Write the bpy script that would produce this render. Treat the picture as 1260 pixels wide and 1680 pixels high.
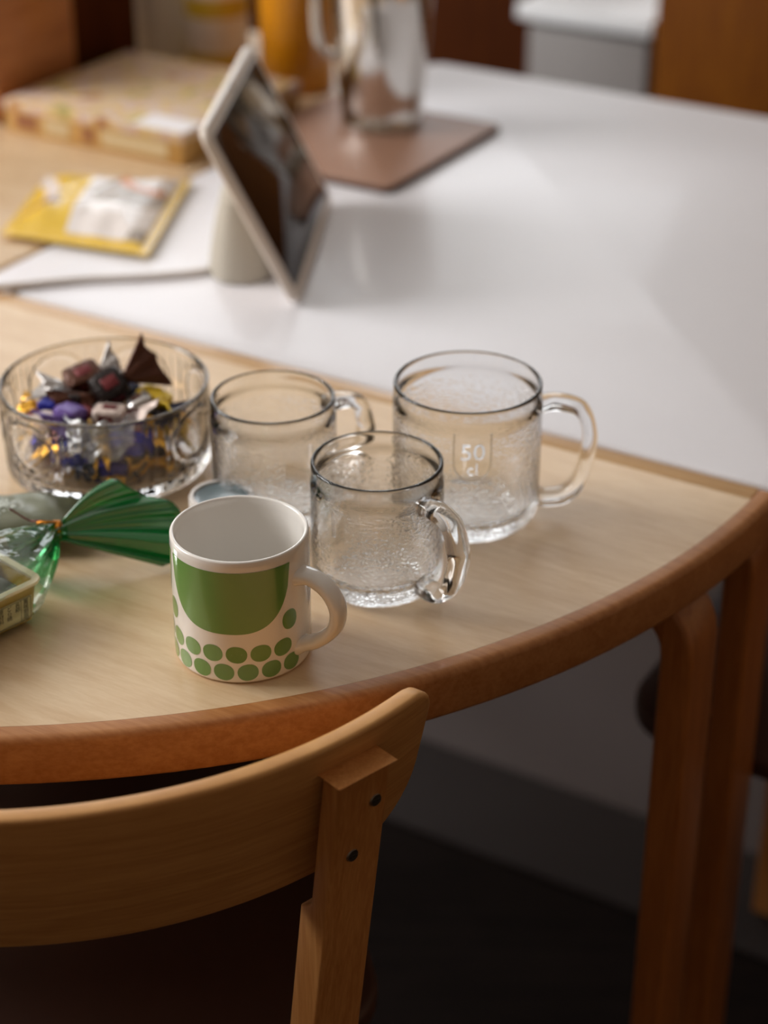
import bpy, bmesh, math, random
from mathutils import Vector, Matrix, Euler
PI = math.pi
R = math.radians
scene = bpy.context.scene
for o in list(bpy.data.objects): bpy.data.objects.remove(o)
COL = scene.collection
random.seed(7)

# ------------------------------------------------------------------ camera
T = 0.72                                   # table height
cam_d = bpy.data.cameras.new('camera'); cam = bpy.data.objects.new('camera', cam_d); COL.objects.link(cam)
cam.location = (0, 0, T + 0.64); cam.rotation_euler = (R(90 - 29), 0, 0)
cam_d.sensor_fit = 'VERTICAL'; cam_d.sensor_height = 36; cam_d.lens = 3200 / 1680 * 36
cam_d.dof.use_dof = True; cam_d.dof.focus_distance = 1.115; cam_d.dof.aperture_fstop = 3.8
cam_d.clip_start = 0.05
scene.camera = cam

# ------------------------------------------------------------------ light
vs = scene.view_settings
vs.view_transform = 'Standard'; vs.look = 'None'; vs.exposure = 0.0; vs.gamma = 1.0; vs.use_curve_mapping = False
w = bpy.data.worlds.new('World'); scene.world = w; w.use_nodes = True
w.node_tree.nodes['Background'].inputs[0].default_value = (0.75, 0.86, 1, 1)
w.node_tree.nodes['Background'].inputs[1].default_value = 0.15
def area(name, loc, aim, sx, sy, power, color):
    d = bpy.data.lights.new(name, 'AREA'); d.shape = 'RECTANGLE'; d.size = sx; d.size_y = sy
    d.energy = power; d.color = color
    o = bpy.data.objects.new(name, d); COL.objects.link(o); o.location = loc
    o.rotation_euler = (Vector(aim) - Vector(loc)).to_track_quat('-Z', 'Y').to_euler()
    return o
# daylight through the window of the left wall and through the window of the back wall
area('daylight_left_window', (-2.87, 1.82, 2.15), (0, 1.82, 2.02), 1.7, 1.3, 111, (1.0, 0.985, 0.975))
area('daylight_back_window', (-0.35, 4.76, 2.05), (-0.35, 0, 2.00), 2.6, 1.3, 36, (0.95, 0.975, 1.0))
cy = scene.cycles
cy.max_bounces = 12; cy.transmission_bounces = 12; cy.glossy_bounces = 5; cy.transparent_max_bounces = 16; cy.diffuse_bounces = 4
cy.use_adaptive_sampling = True; cy.adaptive_threshold = 0.03
cy.caustics_refractive = True; cy.caustics_reflective = False; cy.blur_glossy = 0.3; cy.sample_clamp_indirect = 40

# ------------------------------------------------------------------ materials
def s2l(v):
    v /= 255.0
    return v / 12.92 if v <= 0.04045 else ((v + 0.055) / 1.055) ** 2.4
def C3(r, g, b): return (s2l(r), s2l(g), s2l(b), 1)
def newmat(name):
    m = bpy.data.materials.new(name); m.use_nodes = True
    nt = m.node_tree; return m, nt, nt.nodes['Principled BSDF']
def pbr(name, col, rough=0.5, metal=0.0, coat=0.0, trans=0.0, ior=1.5, noise=0.0, nscale=40, bump=0.0, bscale=200, spec=0.5, sss=0.0):
    m, nt, b = newmat(name)
    b.inputs['Base Color'].default_value = col; b.inputs['Roughness'].default_value = rough
    b.inputs['Metallic'].default_value = metal; b.inputs['Coat Weight'].default_value = coat
    b.inputs['Coat Roughness'].default_value = 0.08
    b.inputs['Transmission Weight'].default_value = trans; b.inputs['IOR'].default_value = ior
    b.inputs['Specular IOR Level'].default_value = spec
    if sss: b.inputs['Subsurface Weight'].default_value = sss; b.inputs['Subsurface Radius'].default_value = (0.006, 0.004, 0.002)
    tc = nt.nodes.new('ShaderNodeTexCoord')
    n = nt.nodes.new('ShaderNodeTexNoise'); n.inputs['Scale'].default_value = nscale; n.inputs['Detail'].default_value = 4
    nt.links.new(tc.outputs['Object'], n.inputs['Vector'])
    mx = nt.nodes.new('ShaderNodeMix'); mx.data_type = 'RGBA'; mx.blend_type = 'MULTIPLY'
    mx.inputs[0].default_value = noise; mx.inputs[6].default_value = col
    nt.links.new(n.outputs['Fac'], mx.inputs[7]); nt.links.new(mx.outputs[2], b.inputs['Base Color'])
    if bump:
        n2 = nt.nodes.new('ShaderNodeTexNoise'); n2.inputs['Scale'].default_value = bscale; n2.inputs['Detail'].default_value = 3
        nt.links.new(tc.outputs['Object'], n2.inputs['Vector'])
        bp = nt.nodes.new('ShaderNodeBump'); bp.inputs['Strength'].default_value = bump; bp.inputs['Distance'].default_value = 0.002
        nt.links.new(n2.outputs['Fac'], bp.inputs['Height']); nt.links.new(bp.outputs['Normal'], b.inputs['Normal'])
    return m
def wood(name, c_light, c_dark, stretch=(1.2, 14, 14), scale=6, rough=0.38, coat=0.25, coat_rough=0.14, contrast=(0.3, 0.75), spec=0.4):
    m, nt, b = newmat(name)
    tc = nt.nodes.new('ShaderNodeTexCoord'); mp = nt.nodes.new('ShaderNodeMapping'); mp.inputs['Scale'].default_value = stretch
    nt.links.new(tc.outputs['Object'], mp.inputs['Vector'])
    big = nt.nodes.new('ShaderNodeTexNoise'); big.inputs['Scale'].default_value = scale * 0.35; big.inputs['Detail'].default_value = 2; big.inputs['Distortion'].default_value = 0.8
    fine = nt.nodes.new('ShaderNodeTexNoise'); fine.inputs['Scale'].default_value = scale * 4; fine.inputs['Detail'].default_value = 5; fine.inputs['Roughness'].default_value = 0.6
    for q in (big, fine): nt.links.new(mp.outputs['Vector'], q.inputs['Vector'])
    # rings: wrap the broad noise into bands, the cathedral figure of plain sawn birch
    mu = nt.nodes.new('ShaderNodeMath'); mu.operation = 'MULTIPLY'; mu.inputs[1].default_value = 26
    sn = nt.nodes.new('ShaderNodeMath'); sn.operation = 'SINE'
    nt.links.new(big.outputs['Fac'], mu.inputs[0]); nt.links.new(mu.outputs[0], sn.inputs[0])
    ma = nt.nodes.new('ShaderNodeMath'); ma.operation = 'MULTIPLY_ADD'; ma.inputs[1].default_value = 0.10
    nt.links.new(sn.outputs[0], ma.inputs[0]); nt.links.new(fine.outputs['Fac'], ma.inputs[2])
    rp = nt.nodes.new('ShaderNodeValToRGB'); rp.color_ramp.elements[0].position = contrast[0]; rp.color_ramp.elements[1].position = contrast[1]
    rp.color_ramp.elements[0].color = c_dark; rp.color_ramp.elements[1].color = c_light
    nt.links.new(ma.outputs[0], rp.inputs['Fac']); nt.links.new(rp.outputs['Color'], b.inputs['Base Color'])
    b.inputs['Roughness'].default_value = rough; b.inputs['Coat Weight'].default_value = coat; b.inputs['Coat Roughness'].default_value = coat_rough
    b.inputs['Specular IOR Level'].default_value = spec
    bp = nt.nodes.new('ShaderNodeBump'); bp.inputs['Strength'].default_value = 0.06; bp.inputs['Distance'].default_value = 0.001
    nt.links.new(fine.outputs['Fac'], bp.inputs['Height']); nt.links.new(bp.outputs['Normal'], b.inputs['Normal'])
    return m
def glassmat(name, col=(0.993, 0.998, 1, 1), rough=0.0, ior=1.46): return pbr(name, col, rough, trans=1.0, ior=ior)
def pebble_glass(name, zlo, zhi, halfw, dist=0.0011):
    """clear pressed glass with a pebbled skin; a smooth shield is left on the side of -Y"""
    m, nt, b = newmat(name)
    b.inputs['Base Color'].default_value = (0.993, 0.998, 1, 1); b.inputs['Roughness'].default_value = 0.02
    b.inputs['Transmission Weight'].default_value = 1; b.inputs['IOR'].default_value = 1.46
    tc = nt.nodes.new('ShaderNodeTexCoord'); mp = nt.nodes.new('ShaderNodeMapping'); mp.inputs['Scale'].default_value = (1, 1, 2.1)
    nz = nt.nodes.new('ShaderNodeTexNoise'); nz.inputs['Scale'].default_value = 90
    add = nt.nodes.new('ShaderNodeMix'); add.data_type = 'RGBA'; add.blend_type = 'LINEAR_LIGHT'; add.inputs[0].default_value = 0.004
    nt.links.new(tc.outputs['Object'], mp.inputs['Vector']); nt.links.new(mp.outputs['Vector'], nz.inputs['Vector'])
    nt.links.new(mp.outputs['Vector'], add.inputs[6]); nt.links.new(nz.outputs['Color'], add.inputs[7])
    vo = nt.nodes.new('ShaderNodeTexVoronoi'); vo.feature = 'SMOOTH_F1'; vo.inputs['Scale'].default_value = 360; vo.inputs['Smoothness'].default_value = 0.6
    nt.links.new(add.outputs[2], vo.inputs['Vector'])
    sx = nt.nodes.new('ShaderNodeSeparateXYZ'); nt.links.new(tc.outputs['Object'], sx.inputs[0])
    def math_(op, a, bb):
        n = nt.nodes.new('ShaderNodeMath'); n.operation = op
        for i, v in enumerate((a, bb)):
            if isinstance(v, (int, float)): n.inputs[i].default_value = v
            elif v is not None: nt.links.new(v, n.inputs[i])
        return n.outputs[0]
    ax = math_('ABSOLUTE', sx.outputs[0], 0)
    ins = math_('MULTIPLY', math_('LESS_THAN', ax, halfw), math_('LESS_THAN', sx.outputs[1], 0))
    ins = math_('MULTIPLY', ins, math_('MULTIPLY', math_('GREATER_THAN', sx.outputs[2], zlo), math_('LESS_THAN', sx.outputs[2], zhi)))
    hgt = math_('MULTIPLY', vo.outputs['Distance'], math_('SUBTRACT', 1.0, ins))
    bp = nt.nodes.new('ShaderNodeBump'); bp.inputs['Strength'].default_value = 0.43; bp.inputs['Distance'].default_value = dist; bp.invert = True
    nt.links.new(hgt, bp.inputs['Height']); nt.links.new(bp.outputs['Normal'], b.inputs['Normal'])
    return m
def film(name, tint, refl=0.12, rough=0.1, bump=0.3, bscale=60, diff=None, dfac=0.0):
    """thin plastic film: lets light straight through, with a sheen and, if asked, some dyed body"""
    m, nt, b = newmat(name); out = nt.nodes['Material Output']; nt.nodes.remove(b)
    tr = nt.nodes.new('ShaderNodeBsdfTransparent'); tr.inputs[0].default_value = tint
    gl = nt.nodes.new('ShaderNodeBsdfGlossy'); gl.inputs['Roughness'].default_value = rough; gl.inputs[0].default_value = (1, 1, 1, 1)
    lw = nt.nodes.new('ShaderNodeLayerWeight'); lw.inputs[0].default_value = 0.25
    ma = nt.nodes.new('ShaderNodeMath'); ma.operation = 'MULTIPLY_ADD'; ma.inputs[1].default_value = 0.6; ma.inputs[2].default_value = refl * 0.4; ma.use_clamp = True
    nt.links.new(lw.outputs['Fresnel'], ma.inputs[0])
    tc = nt.nodes.new('ShaderNodeTexCoord'); n = nt.nodes.new('ShaderNodeTexNoise'); n.inputs['Scale'].default_value = bscale
    nt.links.new(tc.outputs['Object'], n.inputs['Vector'])
    bp = nt.nodes.new('ShaderNodeBump'); bp.inputs['Strength'].default_value = bump; bp.inputs['Distance'].default_value = 0.003
    nt.links.new(n.outputs['Fac'], bp.inputs['Height']); nt.links.new(bp.outputs['Normal'], gl.inputs['Normal'])
    base = tr.outputs[0]
    if diff:
        di = nt.nodes.new('ShaderNodeBsdfDiffuse'); di.inputs[0].default_value = diff
        tl = nt.nodes.new('ShaderNodeBsdfTranslucent'); tl.inputs[0].default_value = diff
        m0 = nt.nodes.new('ShaderNodeMixShader'); m0.inputs[0].default_value = 0.45
        nt.links.new(di.outputs[0], m0.inputs[1]); nt.links.new(tl.outputs[0], m0.inputs[2])
        m1 = nt.nodes.new('ShaderNodeMixShader'); m1.inputs[0].default_value = dfac
        nt.links.new(base, m1.inputs[1]); nt.links.new(m0.outputs[0], m1.inputs[2]); base = m1.outputs[0]
    mx = nt.nodes.new('ShaderNodeMixShader'); nt.links.new(ma.outputs[0], mx.inputs[0])
    nt.links.new(base, mx.inputs[1]); nt.links.new(gl.outputs[0], mx.inputs[2]); nt.links.new(mx.outputs[0], out.inputs[0])
    return m

M = {}
M['birch'] = wood('birch', C3(226, 199, 163), C3(209, 176, 136), stretch=(1.6, 9, 9), contrast=(0.25, 0.8), coat=0.10, rough=0.42)
M['birch_edge'] = wood('birch_edge', C3(190, 134, 84), C3(168, 110, 62), coat=0.12)
M['birch_strip'] = wood('birch_strip', C3(212, 172, 122), C3(190, 148, 100), stretch=(1, 30, 30))
M['chair_ply'] = wood('chair_ply', C3(212, 160, 98), C3(190, 136, 78), stretch=(1.5, 1.5, 26), scale=5, coat=0.12, rough=0.45)
M['chair_leg'] = wood('chair_leg', C3(212, 152, 90), C3(188, 124, 64), stretch=(22, 22, 1.2), scale=6, coat=0.1, rough=0.45)
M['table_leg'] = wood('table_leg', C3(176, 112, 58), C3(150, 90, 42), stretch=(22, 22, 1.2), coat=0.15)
M['laminate'] = pbr('laminate', C3(226, 224, 228), 0.42, coat=0.10, noise=0.03, nscale=30)
M['box_wood'] = wood('box_wood', C3(190, 128, 78), C3(166, 104, 58), stretch=(1.5, 1.5, 16))
M['amber_wood'] = wood('amber_wood', C3(122, 70, 3), C3(98, 50, 2), stretch=(14, 14, 1), rough=0.6, coat=0.0, spec=0.15)
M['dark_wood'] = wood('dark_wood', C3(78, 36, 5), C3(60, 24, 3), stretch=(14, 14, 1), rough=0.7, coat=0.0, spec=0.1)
M['floor'] = wood('floor', C3(34, 25, 21), C3(22, 15, 12), stretch=(1, 10, 1), scale=5, rough=0.8, coat=0.0, spec=0.08)
M['rug'] = pbr('rug', C3(116, 106, 104), 0.95, noise=0.3, nscale=300, bump=0.5, bscale=700)  # light falling on the floor, put into a paler colour
M['rug_border'] = pbr('rug_border', C3(58, 50, 48), 0.95, noise=0.3, nscale=300, bump=0.5, bscale=700)  # fade from lit to shaded floor, painted as a darker band
M['seat_dark'] = pbr('seat_dark', C3(74, 46, 34), 0.5, noise=0.15)
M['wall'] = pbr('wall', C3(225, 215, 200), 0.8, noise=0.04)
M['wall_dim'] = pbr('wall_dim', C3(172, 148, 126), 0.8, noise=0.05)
M['ceiling'] = pbr('ceiling', C3(240, 236, 230), 0.9, noise=0.03)
M['white_paint'] = pbr('white_paint', C3(142, 138, 137), 0.45, noise=0.03)  # grey holds the shade on the white cabinet's front
M['worktop'] = pbr('worktop', C3(235, 238, 242), 0.35, noise=0.02)
M['porcelain'] = pbr('porcelain', C3(240, 236, 230), 0.12, coat=0.6, noise=0.02, nscale=20)
M['green_print'] = pbr('green_print', C3(112, 154, 82), 0.14, coat=0.6, noise=0.06, nscale=25)
M['glass'] = glassmat('glass')
M['bowl_glass'] = glassmat('bowl_glass', (1, 1, 1, 1))
M['steel'] = pbr('steel', (0.72, 0.70, 0.67, 1), 0.12, metal=1.0, noise=0.05, nscale=15)
M['screw'] = pbr('screw', (0.35, 0.32, 0.27, 1), 0.35, metal=1.0, noise=0.2)
M['leather'] = pbr('leather', C3(164, 124, 102), 0.5, noise=0.15, nscale=60, bump=0.2, bscale=500)
M['leather_edge'] = pbr('leather_edge', C3(92, 62, 50), 0.6, noise=0.2)
M['amber_plastic'] = pbr('amber_plastic', C3(205, 134, 14), 0.3, coat=0.2, noise=0.04)
M['paper_white'] = pbr('paper_white', C3(226, 218, 206), 0.85, noise=0.04, bump=0.15)
M['cardboard'] = pbr('cardboard', C3(170, 130, 90), 0.85, noise=0.1)
M['plastic_white'] = pbr('plastic_white', C3(222, 214, 208), 0.4, noise=0.04)
M['yellow_band'] = pbr('yellow_band', C3(196, 164, 44), 0.45, noise=0.06)
M['tablet_body'] = pbr('tablet_body', C3(226, 216, 206), 0.35, noise=0.02)
M['screen'] = pbr('screen', (0.005, 0.005, 0.006, 1), 0.04, noise=0.0, spec=0.3)
M['fabric'] = pbr('fabric', C3(196, 188, 174), 0.9, noise=0.25, nscale=900, bump=0.5, bscale=1200)
M['cord_white'] = pbr('cord_white', C3(226, 220, 216), 0.45, noise=0.02)
M['gold_box'] = pbr('gold_box', C3(196, 152, 84), 0.45, metal=0.2, noise=0.12, nscale=40)
M['print_pale'] = pbr('print_pale', C3(206, 184, 142), 0.5, noise=0.1)
M['print_brown'] = pbr('print_brown', C3(150, 96, 60), 0.5, noise=0.1)
M['sticker'] = pbr('sticker', C3(240, 236, 238), 0.35, noise=0.02)
def floral():
    m, nt, b = newmat('floral_paper')
    tc = nt.nodes.new('ShaderNodeTexCoord'); n = nt.nodes.new('ShaderNodeTexNoise'); n.inputs['Scale'].default_value = 34; n.inputs['Detail'].default_value = 1.5
    nt.links.new(tc.outputs['Object'], n.inputs['Vector'])
    rp = nt.nodes.new('ShaderNodeValToRGB'); e = rp.color_ramp.elements
    stops = [(0.30, C3(140, 138, 84)), (0.38, C3(212, 182, 112)), (0.44, C3(214, 190, 148)), (0.50, C3(204, 168, 144)), (0.56, C3(206, 188, 182)), (0.62, C3(216, 180, 104)), (0.70, C3(158, 104, 78))]
    e[0].position, e[0].color = stops[0]; e[1].position, e[1].color = stops[-1]
    for p, c in stops[1:-1]:
        q = e.new(p); q.color = c
    nt.links.new(n.outputs['Fac'], rp.inputs['Fac']); nt.links.new(rp.outputs['Color'], b.inputs['Base Color']); b.inputs['Roughness'].default_value = 0.45
    return m
M['floral'] = floral()
M['snack_yellow'] = pbr('snack_yellow', C3(226, 186, 52), 0.28, coat=0.3, noise=0.08, bump=0.3, bscale=60)
M['snack_white'] = pbr('snack_white', C3(232, 224, 220), 0.25, coat=0.3, noise=0.05, bump=0.3, bscale=60)
M['snack_grey'] = pbr('snack_grey', C3(176, 164, 152), 0.25, coat=0.3, noise=0.2, bump=0.3, bscale=60)
M['snack_orange'] = pbr('snack_orange', C3(206, 118, 42), 0.28, coat=0.3, noise=0.1, bump=0.3, bscale=60)
M['snack_brown'] = pbr('snack_brown', C3(120, 78, 58), 0.28, coat=0.3, noise=0.1)
for nm, c, mt in (('blue', (26, 34, 150), 0.55), ('navy', (16, 18, 52), 0.4), ('gold', (212, 158, 60), 0.9), ('brown', (92, 52, 34), 0.35), ('black', (34, 22, 20), 0.3),
                  ('red', (112, 36, 40), 0.3), ('purple', (112, 84, 160), 0.3), ('yellow', (224, 186, 28), 0.25), ('silver', (205, 200, 198), 0.8), ('cream', (226, 206, 196), 0.1)):
    M['foil_' + nm] = pbr('foil_' + nm, C3(*c), 0.28, metal=mt, noise=0.15, nscale=120, bump=0.6, bscale=260)
M['clear_film'] = film('clear_film', (0.96, 0.97, 0.96, 1), 0.1, 0.12, 0.4, 90)
M['bag_film'] = film('bag_film', (0.90, 0.95, 0.90, 1), 0.16, 0.07, 0.5, 70)
M['wrap_film'] = film('wrap_film', (0.85, 0.86, 0.87, 1), 0.5, 0.16, 0.8, 160, C3(200, 204, 206), 0.2)
M['green_film'] = film('green_film', (0.05, 0.55, 0.20, 1), 0.22, 0.14, 0.12, 45, C3(24, 150, 78), 0.72)
M['olive_film'] = film('olive_film', (0.52, 0.56, 0.42, 1), 0.2, 0.3, 0.5, 60, C3(146, 152, 122), 0.86)
M['frost'] = pbr('frost', C3(214, 220, 208), 0.4, noise=0.1)
M['tray_yellow'] = pbr('tray_yellow', C3(200, 166, 66), 0.35, noise=0.06, nscale=30, coat=0.2)
M['tray_rim'] = pbr('tray_rim', C3(240, 226, 190), 0.3, coat=0.3, noise=0.02)
M['jelly'] = pbr('jelly', C3(66, 72, 64), 0.2, coat=0.4, noise=0.25, nscale=60)
M['label_paper'] = pbr('label_paper', C3(226, 214, 176), 0.5, noise=0.03)
M['ink'] = pbr('ink', C3(40, 34, 26), 0.6, noise=0.1)
M['twist_gold'] = pbr('twist_gold', C3(206, 130, 36), 0.3, metal=0.7, noise=0.1)
M['slate'] = pbr('slate', C3(104, 124, 130), 0.25, coat=0.3, noise=0.25, nscale=60)
M['window_white'] = pbr('window_white', C3(230, 228, 222), 0.5, noise=0.02)

# ------------------------------------------------------------------ builders
def link(o, parent=None):
    COL.objects.link(o)
    if parent: o.parent = parent
    return o
def mesh(name, verts, faces, mats, parent=None, smooth=True, midx=None, loc=None, rot=None, sharp=35):
    me = bpy.data.meshes.new(name); me.from_pydata([tuple(v) for v in verts], [], faces)
    if not isinstance(mats, (list, tuple)): mats = [mats]
    for m in mats: me.materials.append(M[m] if isinstance(m, str) else m)
    if midx: me.polygons.foreach_set('material_index', midx)
    bm = bmesh.new(); bm.from_mesh(me); bmesh.ops.recalc_face_normals(bm, faces=bm.faces); bm.to_mesh(me); bm.free()
    if smooth:
        me.polygons.foreach_set('use_smooth', [True] * len(me.polygons))
        if sharp: me.set_sharp_from_angle(angle=R(sharp))
    me.update()
    o = bpy.data.objects.new(name, me); link(o, parent)
    if loc is not None: o.location = loc
    if rot is not None: o.rotation_euler = rot
    return o
def from_bm(name, bm, mats, parent=None, smooth=True, loc=None, rot=None, sharp=35):
    bmesh.ops.recalc_face_normals(bm, faces=bm.faces)
    me = bpy.data.meshes.new(name); bm.to_mesh(me); bm.free()
    if not isinstance(mats, (list, tuple)): mats = [mats]
    for m in mats: me.materials.append(M[m])
    if smooth:
        me.polygons.foreach_set('use_smooth', [True] * len(me.polygons)); me.set_sharp_from_angle(angle=R(sharp))
    o = bpy.data.objects.new(name, me); link(o, parent)
    if loc is not None: o.location = loc
    if rot is not None: o.rotation_euler = rot
    return o
def bm_box(x0, x1, y0, y1, z0, z1, bevel=0.0, seg=2, bm=None):
    b = bm or bmesh.new()
    r = bmesh.ops.create_cube(b, size=1)
    for v in r['verts']: v.co = Vector((x0 + (v.co.x + .5) * (x1 - x0), y0 + (v.co.y + .5) * (y1 - y0), z0 + (v.co.z + .5) * (z1 - z0)))
    if bevel:
        es = list({e for v in r['verts'] for e in v.link_edges})
        bmesh.ops.bevel(b, geom=es, offset=bevel, segments=seg, profile=0.5, affect='EDGES')
    return b
def box(name, x0, x1, y0, y1, z0, z1, mat, parent=None, bevel=0.003, loc=None, rot=None, seg=2):
    return from_bm(name, bm_box(x0, x1, y0, y1, z0, z1, bevel, seg), mat, parent, loc=loc, rot=rot)
def lathe(name, prof, mats, parent=None, seg=96, midx=None, loc=None, rot=None, rfun=None, sharp=50):
    """prof: list of (r, z) from one axis end to the other; closed solid"""
    verts, faces, mi = [], [], []
    n = len(prof)
    rings = []
    for k, (r, z) in enumerate(prof):
        if r < 1e-6: rings.append([len(verts)]); verts.append((0, 0, z)); continue
        ids = []
        for i in range(seg):
            a = 2 * PI * i / seg; rr = r + (rfun(k, a, r, z) if rfun else 0)
            ids.append(len(verts)); verts.append((rr * math.cos(a), rr * math.sin(a), z))
        rings.append(ids)
    for k in range(n - 1):
        A, B = rings[k], rings[k + 1]; m = midx[k] if midx else 0
        for i in range(seg):
            j = (i + 1) % seg
            if len(A) == 1 and len(B) == 1: break
            if len(A) == 1: faces.append((A[0], B[j], B[i]))
            elif len(B) == 1: faces.append((A[i], A[j], B[0]))
            else: faces.append((A[i], A[j], B[j], B[i]))
            mi.append(m)
    return mesh(name, verts, faces, mats, parent, True, mi, loc, rot, sharp)
def arc(cx, cz, r, a0, a1, n): return [(cx + r * math.cos(R(a0 + (a1 - a0) * i / n)), cz + r * math.sin(R(a0 + (a1 - a0) * i / n))) for i in range(n + 1)]
def sweep(name, pts, section, mats, parent=None, up=(0, 1, 0), loc=None, rot=None, scales=None, closed_caps=True, sharp=40):
    """section: list of (u, v): u along the binormal (kept near `up`), v along the normal of the path"""
    pts = [Vector(p) for p in pts]; up = Vector(up); verts, faces = [], []; m = len(section)
    for i, p in enumerate(pts):
        t = (pts[min(i + 1, len(pts) - 1)] - pts[max(i - 1, 0)]).normalized()
        b = (up - t * up.dot(t)).normalized(); n = t.cross(b); s = scales[i] if scales else (1, 1)
        if not isinstance(s, tuple): s = (s, s)
        for u, v in section: verts.append(p + b * u * s[0] + n * v * s[1])
    for i in range(len(pts) - 1):
        for j in range(m):
            k = (j + 1) % m; faces.append((i * m + j, i * m + k, (i + 1) * m + k, (i + 1) * m + j))
    if closed_caps: faces.append(tuple(range(m))[::-1]); faces.append(tuple(range((len(pts) - 1) * m, len(pts) * m)))
    return mesh(name, verts, faces, mats, parent, True, None, loc, rot, sharp)
def superellipse(a, b, p, n): 
    out = []
    for i in range(n):
        t = 2 * PI * i / n; c, s = math.cos(t), math.sin(t)
        out.append((a * math.copysign(abs(c) ** (2 / p), c), b * math.copysign(abs(s) ** (2 / p), s)))
    return out
def spline(ctrl, n):
    """Catmull-Rom through ctrl"""
    P = [Vector(c) for c in ctrl]; P = [2 * P[0] - P[1]] + P + [2 * P[-1] - P[-2]]; out = []
    for i in range(1, len(P) - 2):
        for k in range(n):
            t = k / n; a, b, c, d = P[i - 1:i + 3]
            out.append(0.5 * ((2 * b) + (c - a) * t + (2 * a - 5 * b + 4 * c - d) * t * t + (3 * b - a - 3 * c + d) * t ** 3))
    out.append(P[-2]); return out
def tube(name, ctrl, r, mat, parent=None, n=10, seg=10, up=(0, 0, 1)):
    return sweep(name, spline(ctrl, n), superellipse(r, r, 2, seg), mat, parent, up=up)
def plate(name, outline, z0, z1, mats, parent=None, bevel=0.0, seg=3, loc=None, rot=None):
    """extruded outline, edges rounded"""
    bm = bmesh.new(); vs = [bm.verts.new((x, y, z0)) for x, y in outline]; f = bm.faces.new(vs)
    r = bmesh.ops.extrude_face_region(bm, geom=[f]); bmesh.ops.translate(bm, vec=(0, 0, z1 - z0), verts=[v for v in r['geom'] if isinstance(v, bmesh.types.BMVert)])
    if bevel:
        es = [e for e in bm.edges if abs(e.verts[0].co.z - e.verts[1].co.z) < 1e-6]
        bmesh.ops.bevel(bm, geom=es, offset=bevel, segments=seg, profile=0.5, affect='EDGES')
    return from_bm(name, bm, mats, parent, loc=loc, rot=rot)
def rrect(x0, x1, y0, y1, r, n=6):
    out = []
    for cx, cy_, a in ((x1 - r, y1 - r, 0), (x0 + r, y1 - r, 90), (x0 + r, y0 + r, 180), (x1 - r, y0 + r, 270)):
        out += [(cx + r * math.cos(R(a + 90 * i / n)), cy_ + r * math.sin(R(a + 90 * i / n))) for i in range(n + 1)]
    return out
def empty(name, loc=(0, 0, 0), rz=0.0):
    o = bpy.data.objects.new(name, None); COL.objects.link(o); o.location = loc; o.rotation_euler = (0, 0, rz); o.empty_display_size = 0.05; return o
def tag(o, label, cat, group=None):
    o['label'] = label; o['category'] = cat
    if group: o['group'] = group
    return o
def struct(o): o['kind'] = 'structure'; return o
def copy_tree(o, parent=None):
    c = o.copy(); COL.objects.link(c); c.parent = parent
    for ch in list(o.children): copy_tree(ch, c)
    return c
# table frame: t runs along the straight joint of the tables (to the right), n away from the camera
CX, CY, ANG = -0.243, 1.493, R(-31)
TV = Vector((math.cos(ANG), math.sin(ANG))); NV = Vector((-math.sin(ANG), math.cos(ANG)))
def W(t, n, z=0.0):
    p = Vector((CX, CY)) + TV * t + NV * n
    return Vector((p.x, p.y, T + z))
def text_mesh(txt, size, extrude):
    cu = bpy.data.curves.new('t', 'FONT'); cu.body = txt; cu.size = size; cu.extrude = extrude; cu.align_x = 'CENTER'; cu.align_y = 'CENTER'; cu.resolution_u = 4
    o = bpy.data.objects.new('t', cu); COL.objects.link(o)
    dg = bpy.context.evaluated_depsgraph_get(); me = bpy.data.meshes.new_from_object(o.evaluated_get(dg))
    vv = [v.co.copy() for v in me.vertices]; ff = [tuple(p.vertices) for p in me.polygons]
    bpy.data.objects.remove(o); bpy.data.curves.remove(cu); bpy.data.meshes.remove(me)
    return vv, ff

# ------------------------------------------------------------------ the room
X0, X1, Y0, Y1, ZC = -2.9, 3.0, -2.0, 4.8, 2.95
def wall_with_hole(name, axis, at, a0, a1, hole, mat):
    """a wall in the plane axis = at, from a0 to a1 along the other axis, with a window hole (b0, b1, z0, z1)"""
    b0, b1, z0, z1 = hole; bm = bmesh.new(); th = 0.12
    for (p, q, r_, s) in ((a0, b0, 0, ZC), (b1, a1, 0, ZC), (b0, b1, 0, z0), (b0, b1, z1, ZC)):
        if axis == 'x': bm_box(at - th, at, p, q, r_, s, bm=bm)
        else: bm_box(p, q, at, at + th, r_, s, bm=bm)
    return struct(from_bm(name, bm, mat, smooth=False))
struct(box('floor', X0, X1, Y0, Y1, -0.05, 0, 'floor', bevel=0))
struct(box('ceiling', X0, X1, Y0, Y1, ZC, ZC + 0.05, 'ceiling', bevel=0))
wall_with_hole('wall_left', 'x', X0, Y0, Y1, (0.94, 2.70, 1.47, 2.83), 'wall')
wall_with_hole('wall_back', 'y', Y1, X0, X1, (-1.68, 0.98, 1.37, 2.73), 'wall')
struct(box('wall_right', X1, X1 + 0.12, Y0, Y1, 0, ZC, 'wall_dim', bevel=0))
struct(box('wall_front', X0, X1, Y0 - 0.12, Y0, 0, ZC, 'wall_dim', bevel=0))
def window_frame(name, axis, at, b0, b1, z0, z1):
    bm = bmesh.new(); f = 0.05
    for (p, q, r_, s) in ((b0, b0 + f, z0, z1), (b1 - f, b1, z0, z1), (b0, b1, z0, z0 + f), (b0, b1, z1 - f, z1), ((b0 + b1) / 2 - f / 2, (b0 + b1) / 2 + f / 2, z0, z1)):
        if axis == 'x': bm_box(at + 0.005, at + 0.05, p, q, r_, s, bm=bm)
        else: bm_box(p, q, at - 0.05, at - 0.005, r_, s, bm=bm)
    return struct(from_bm(name, bm, 'window_white', smooth=False))
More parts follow.
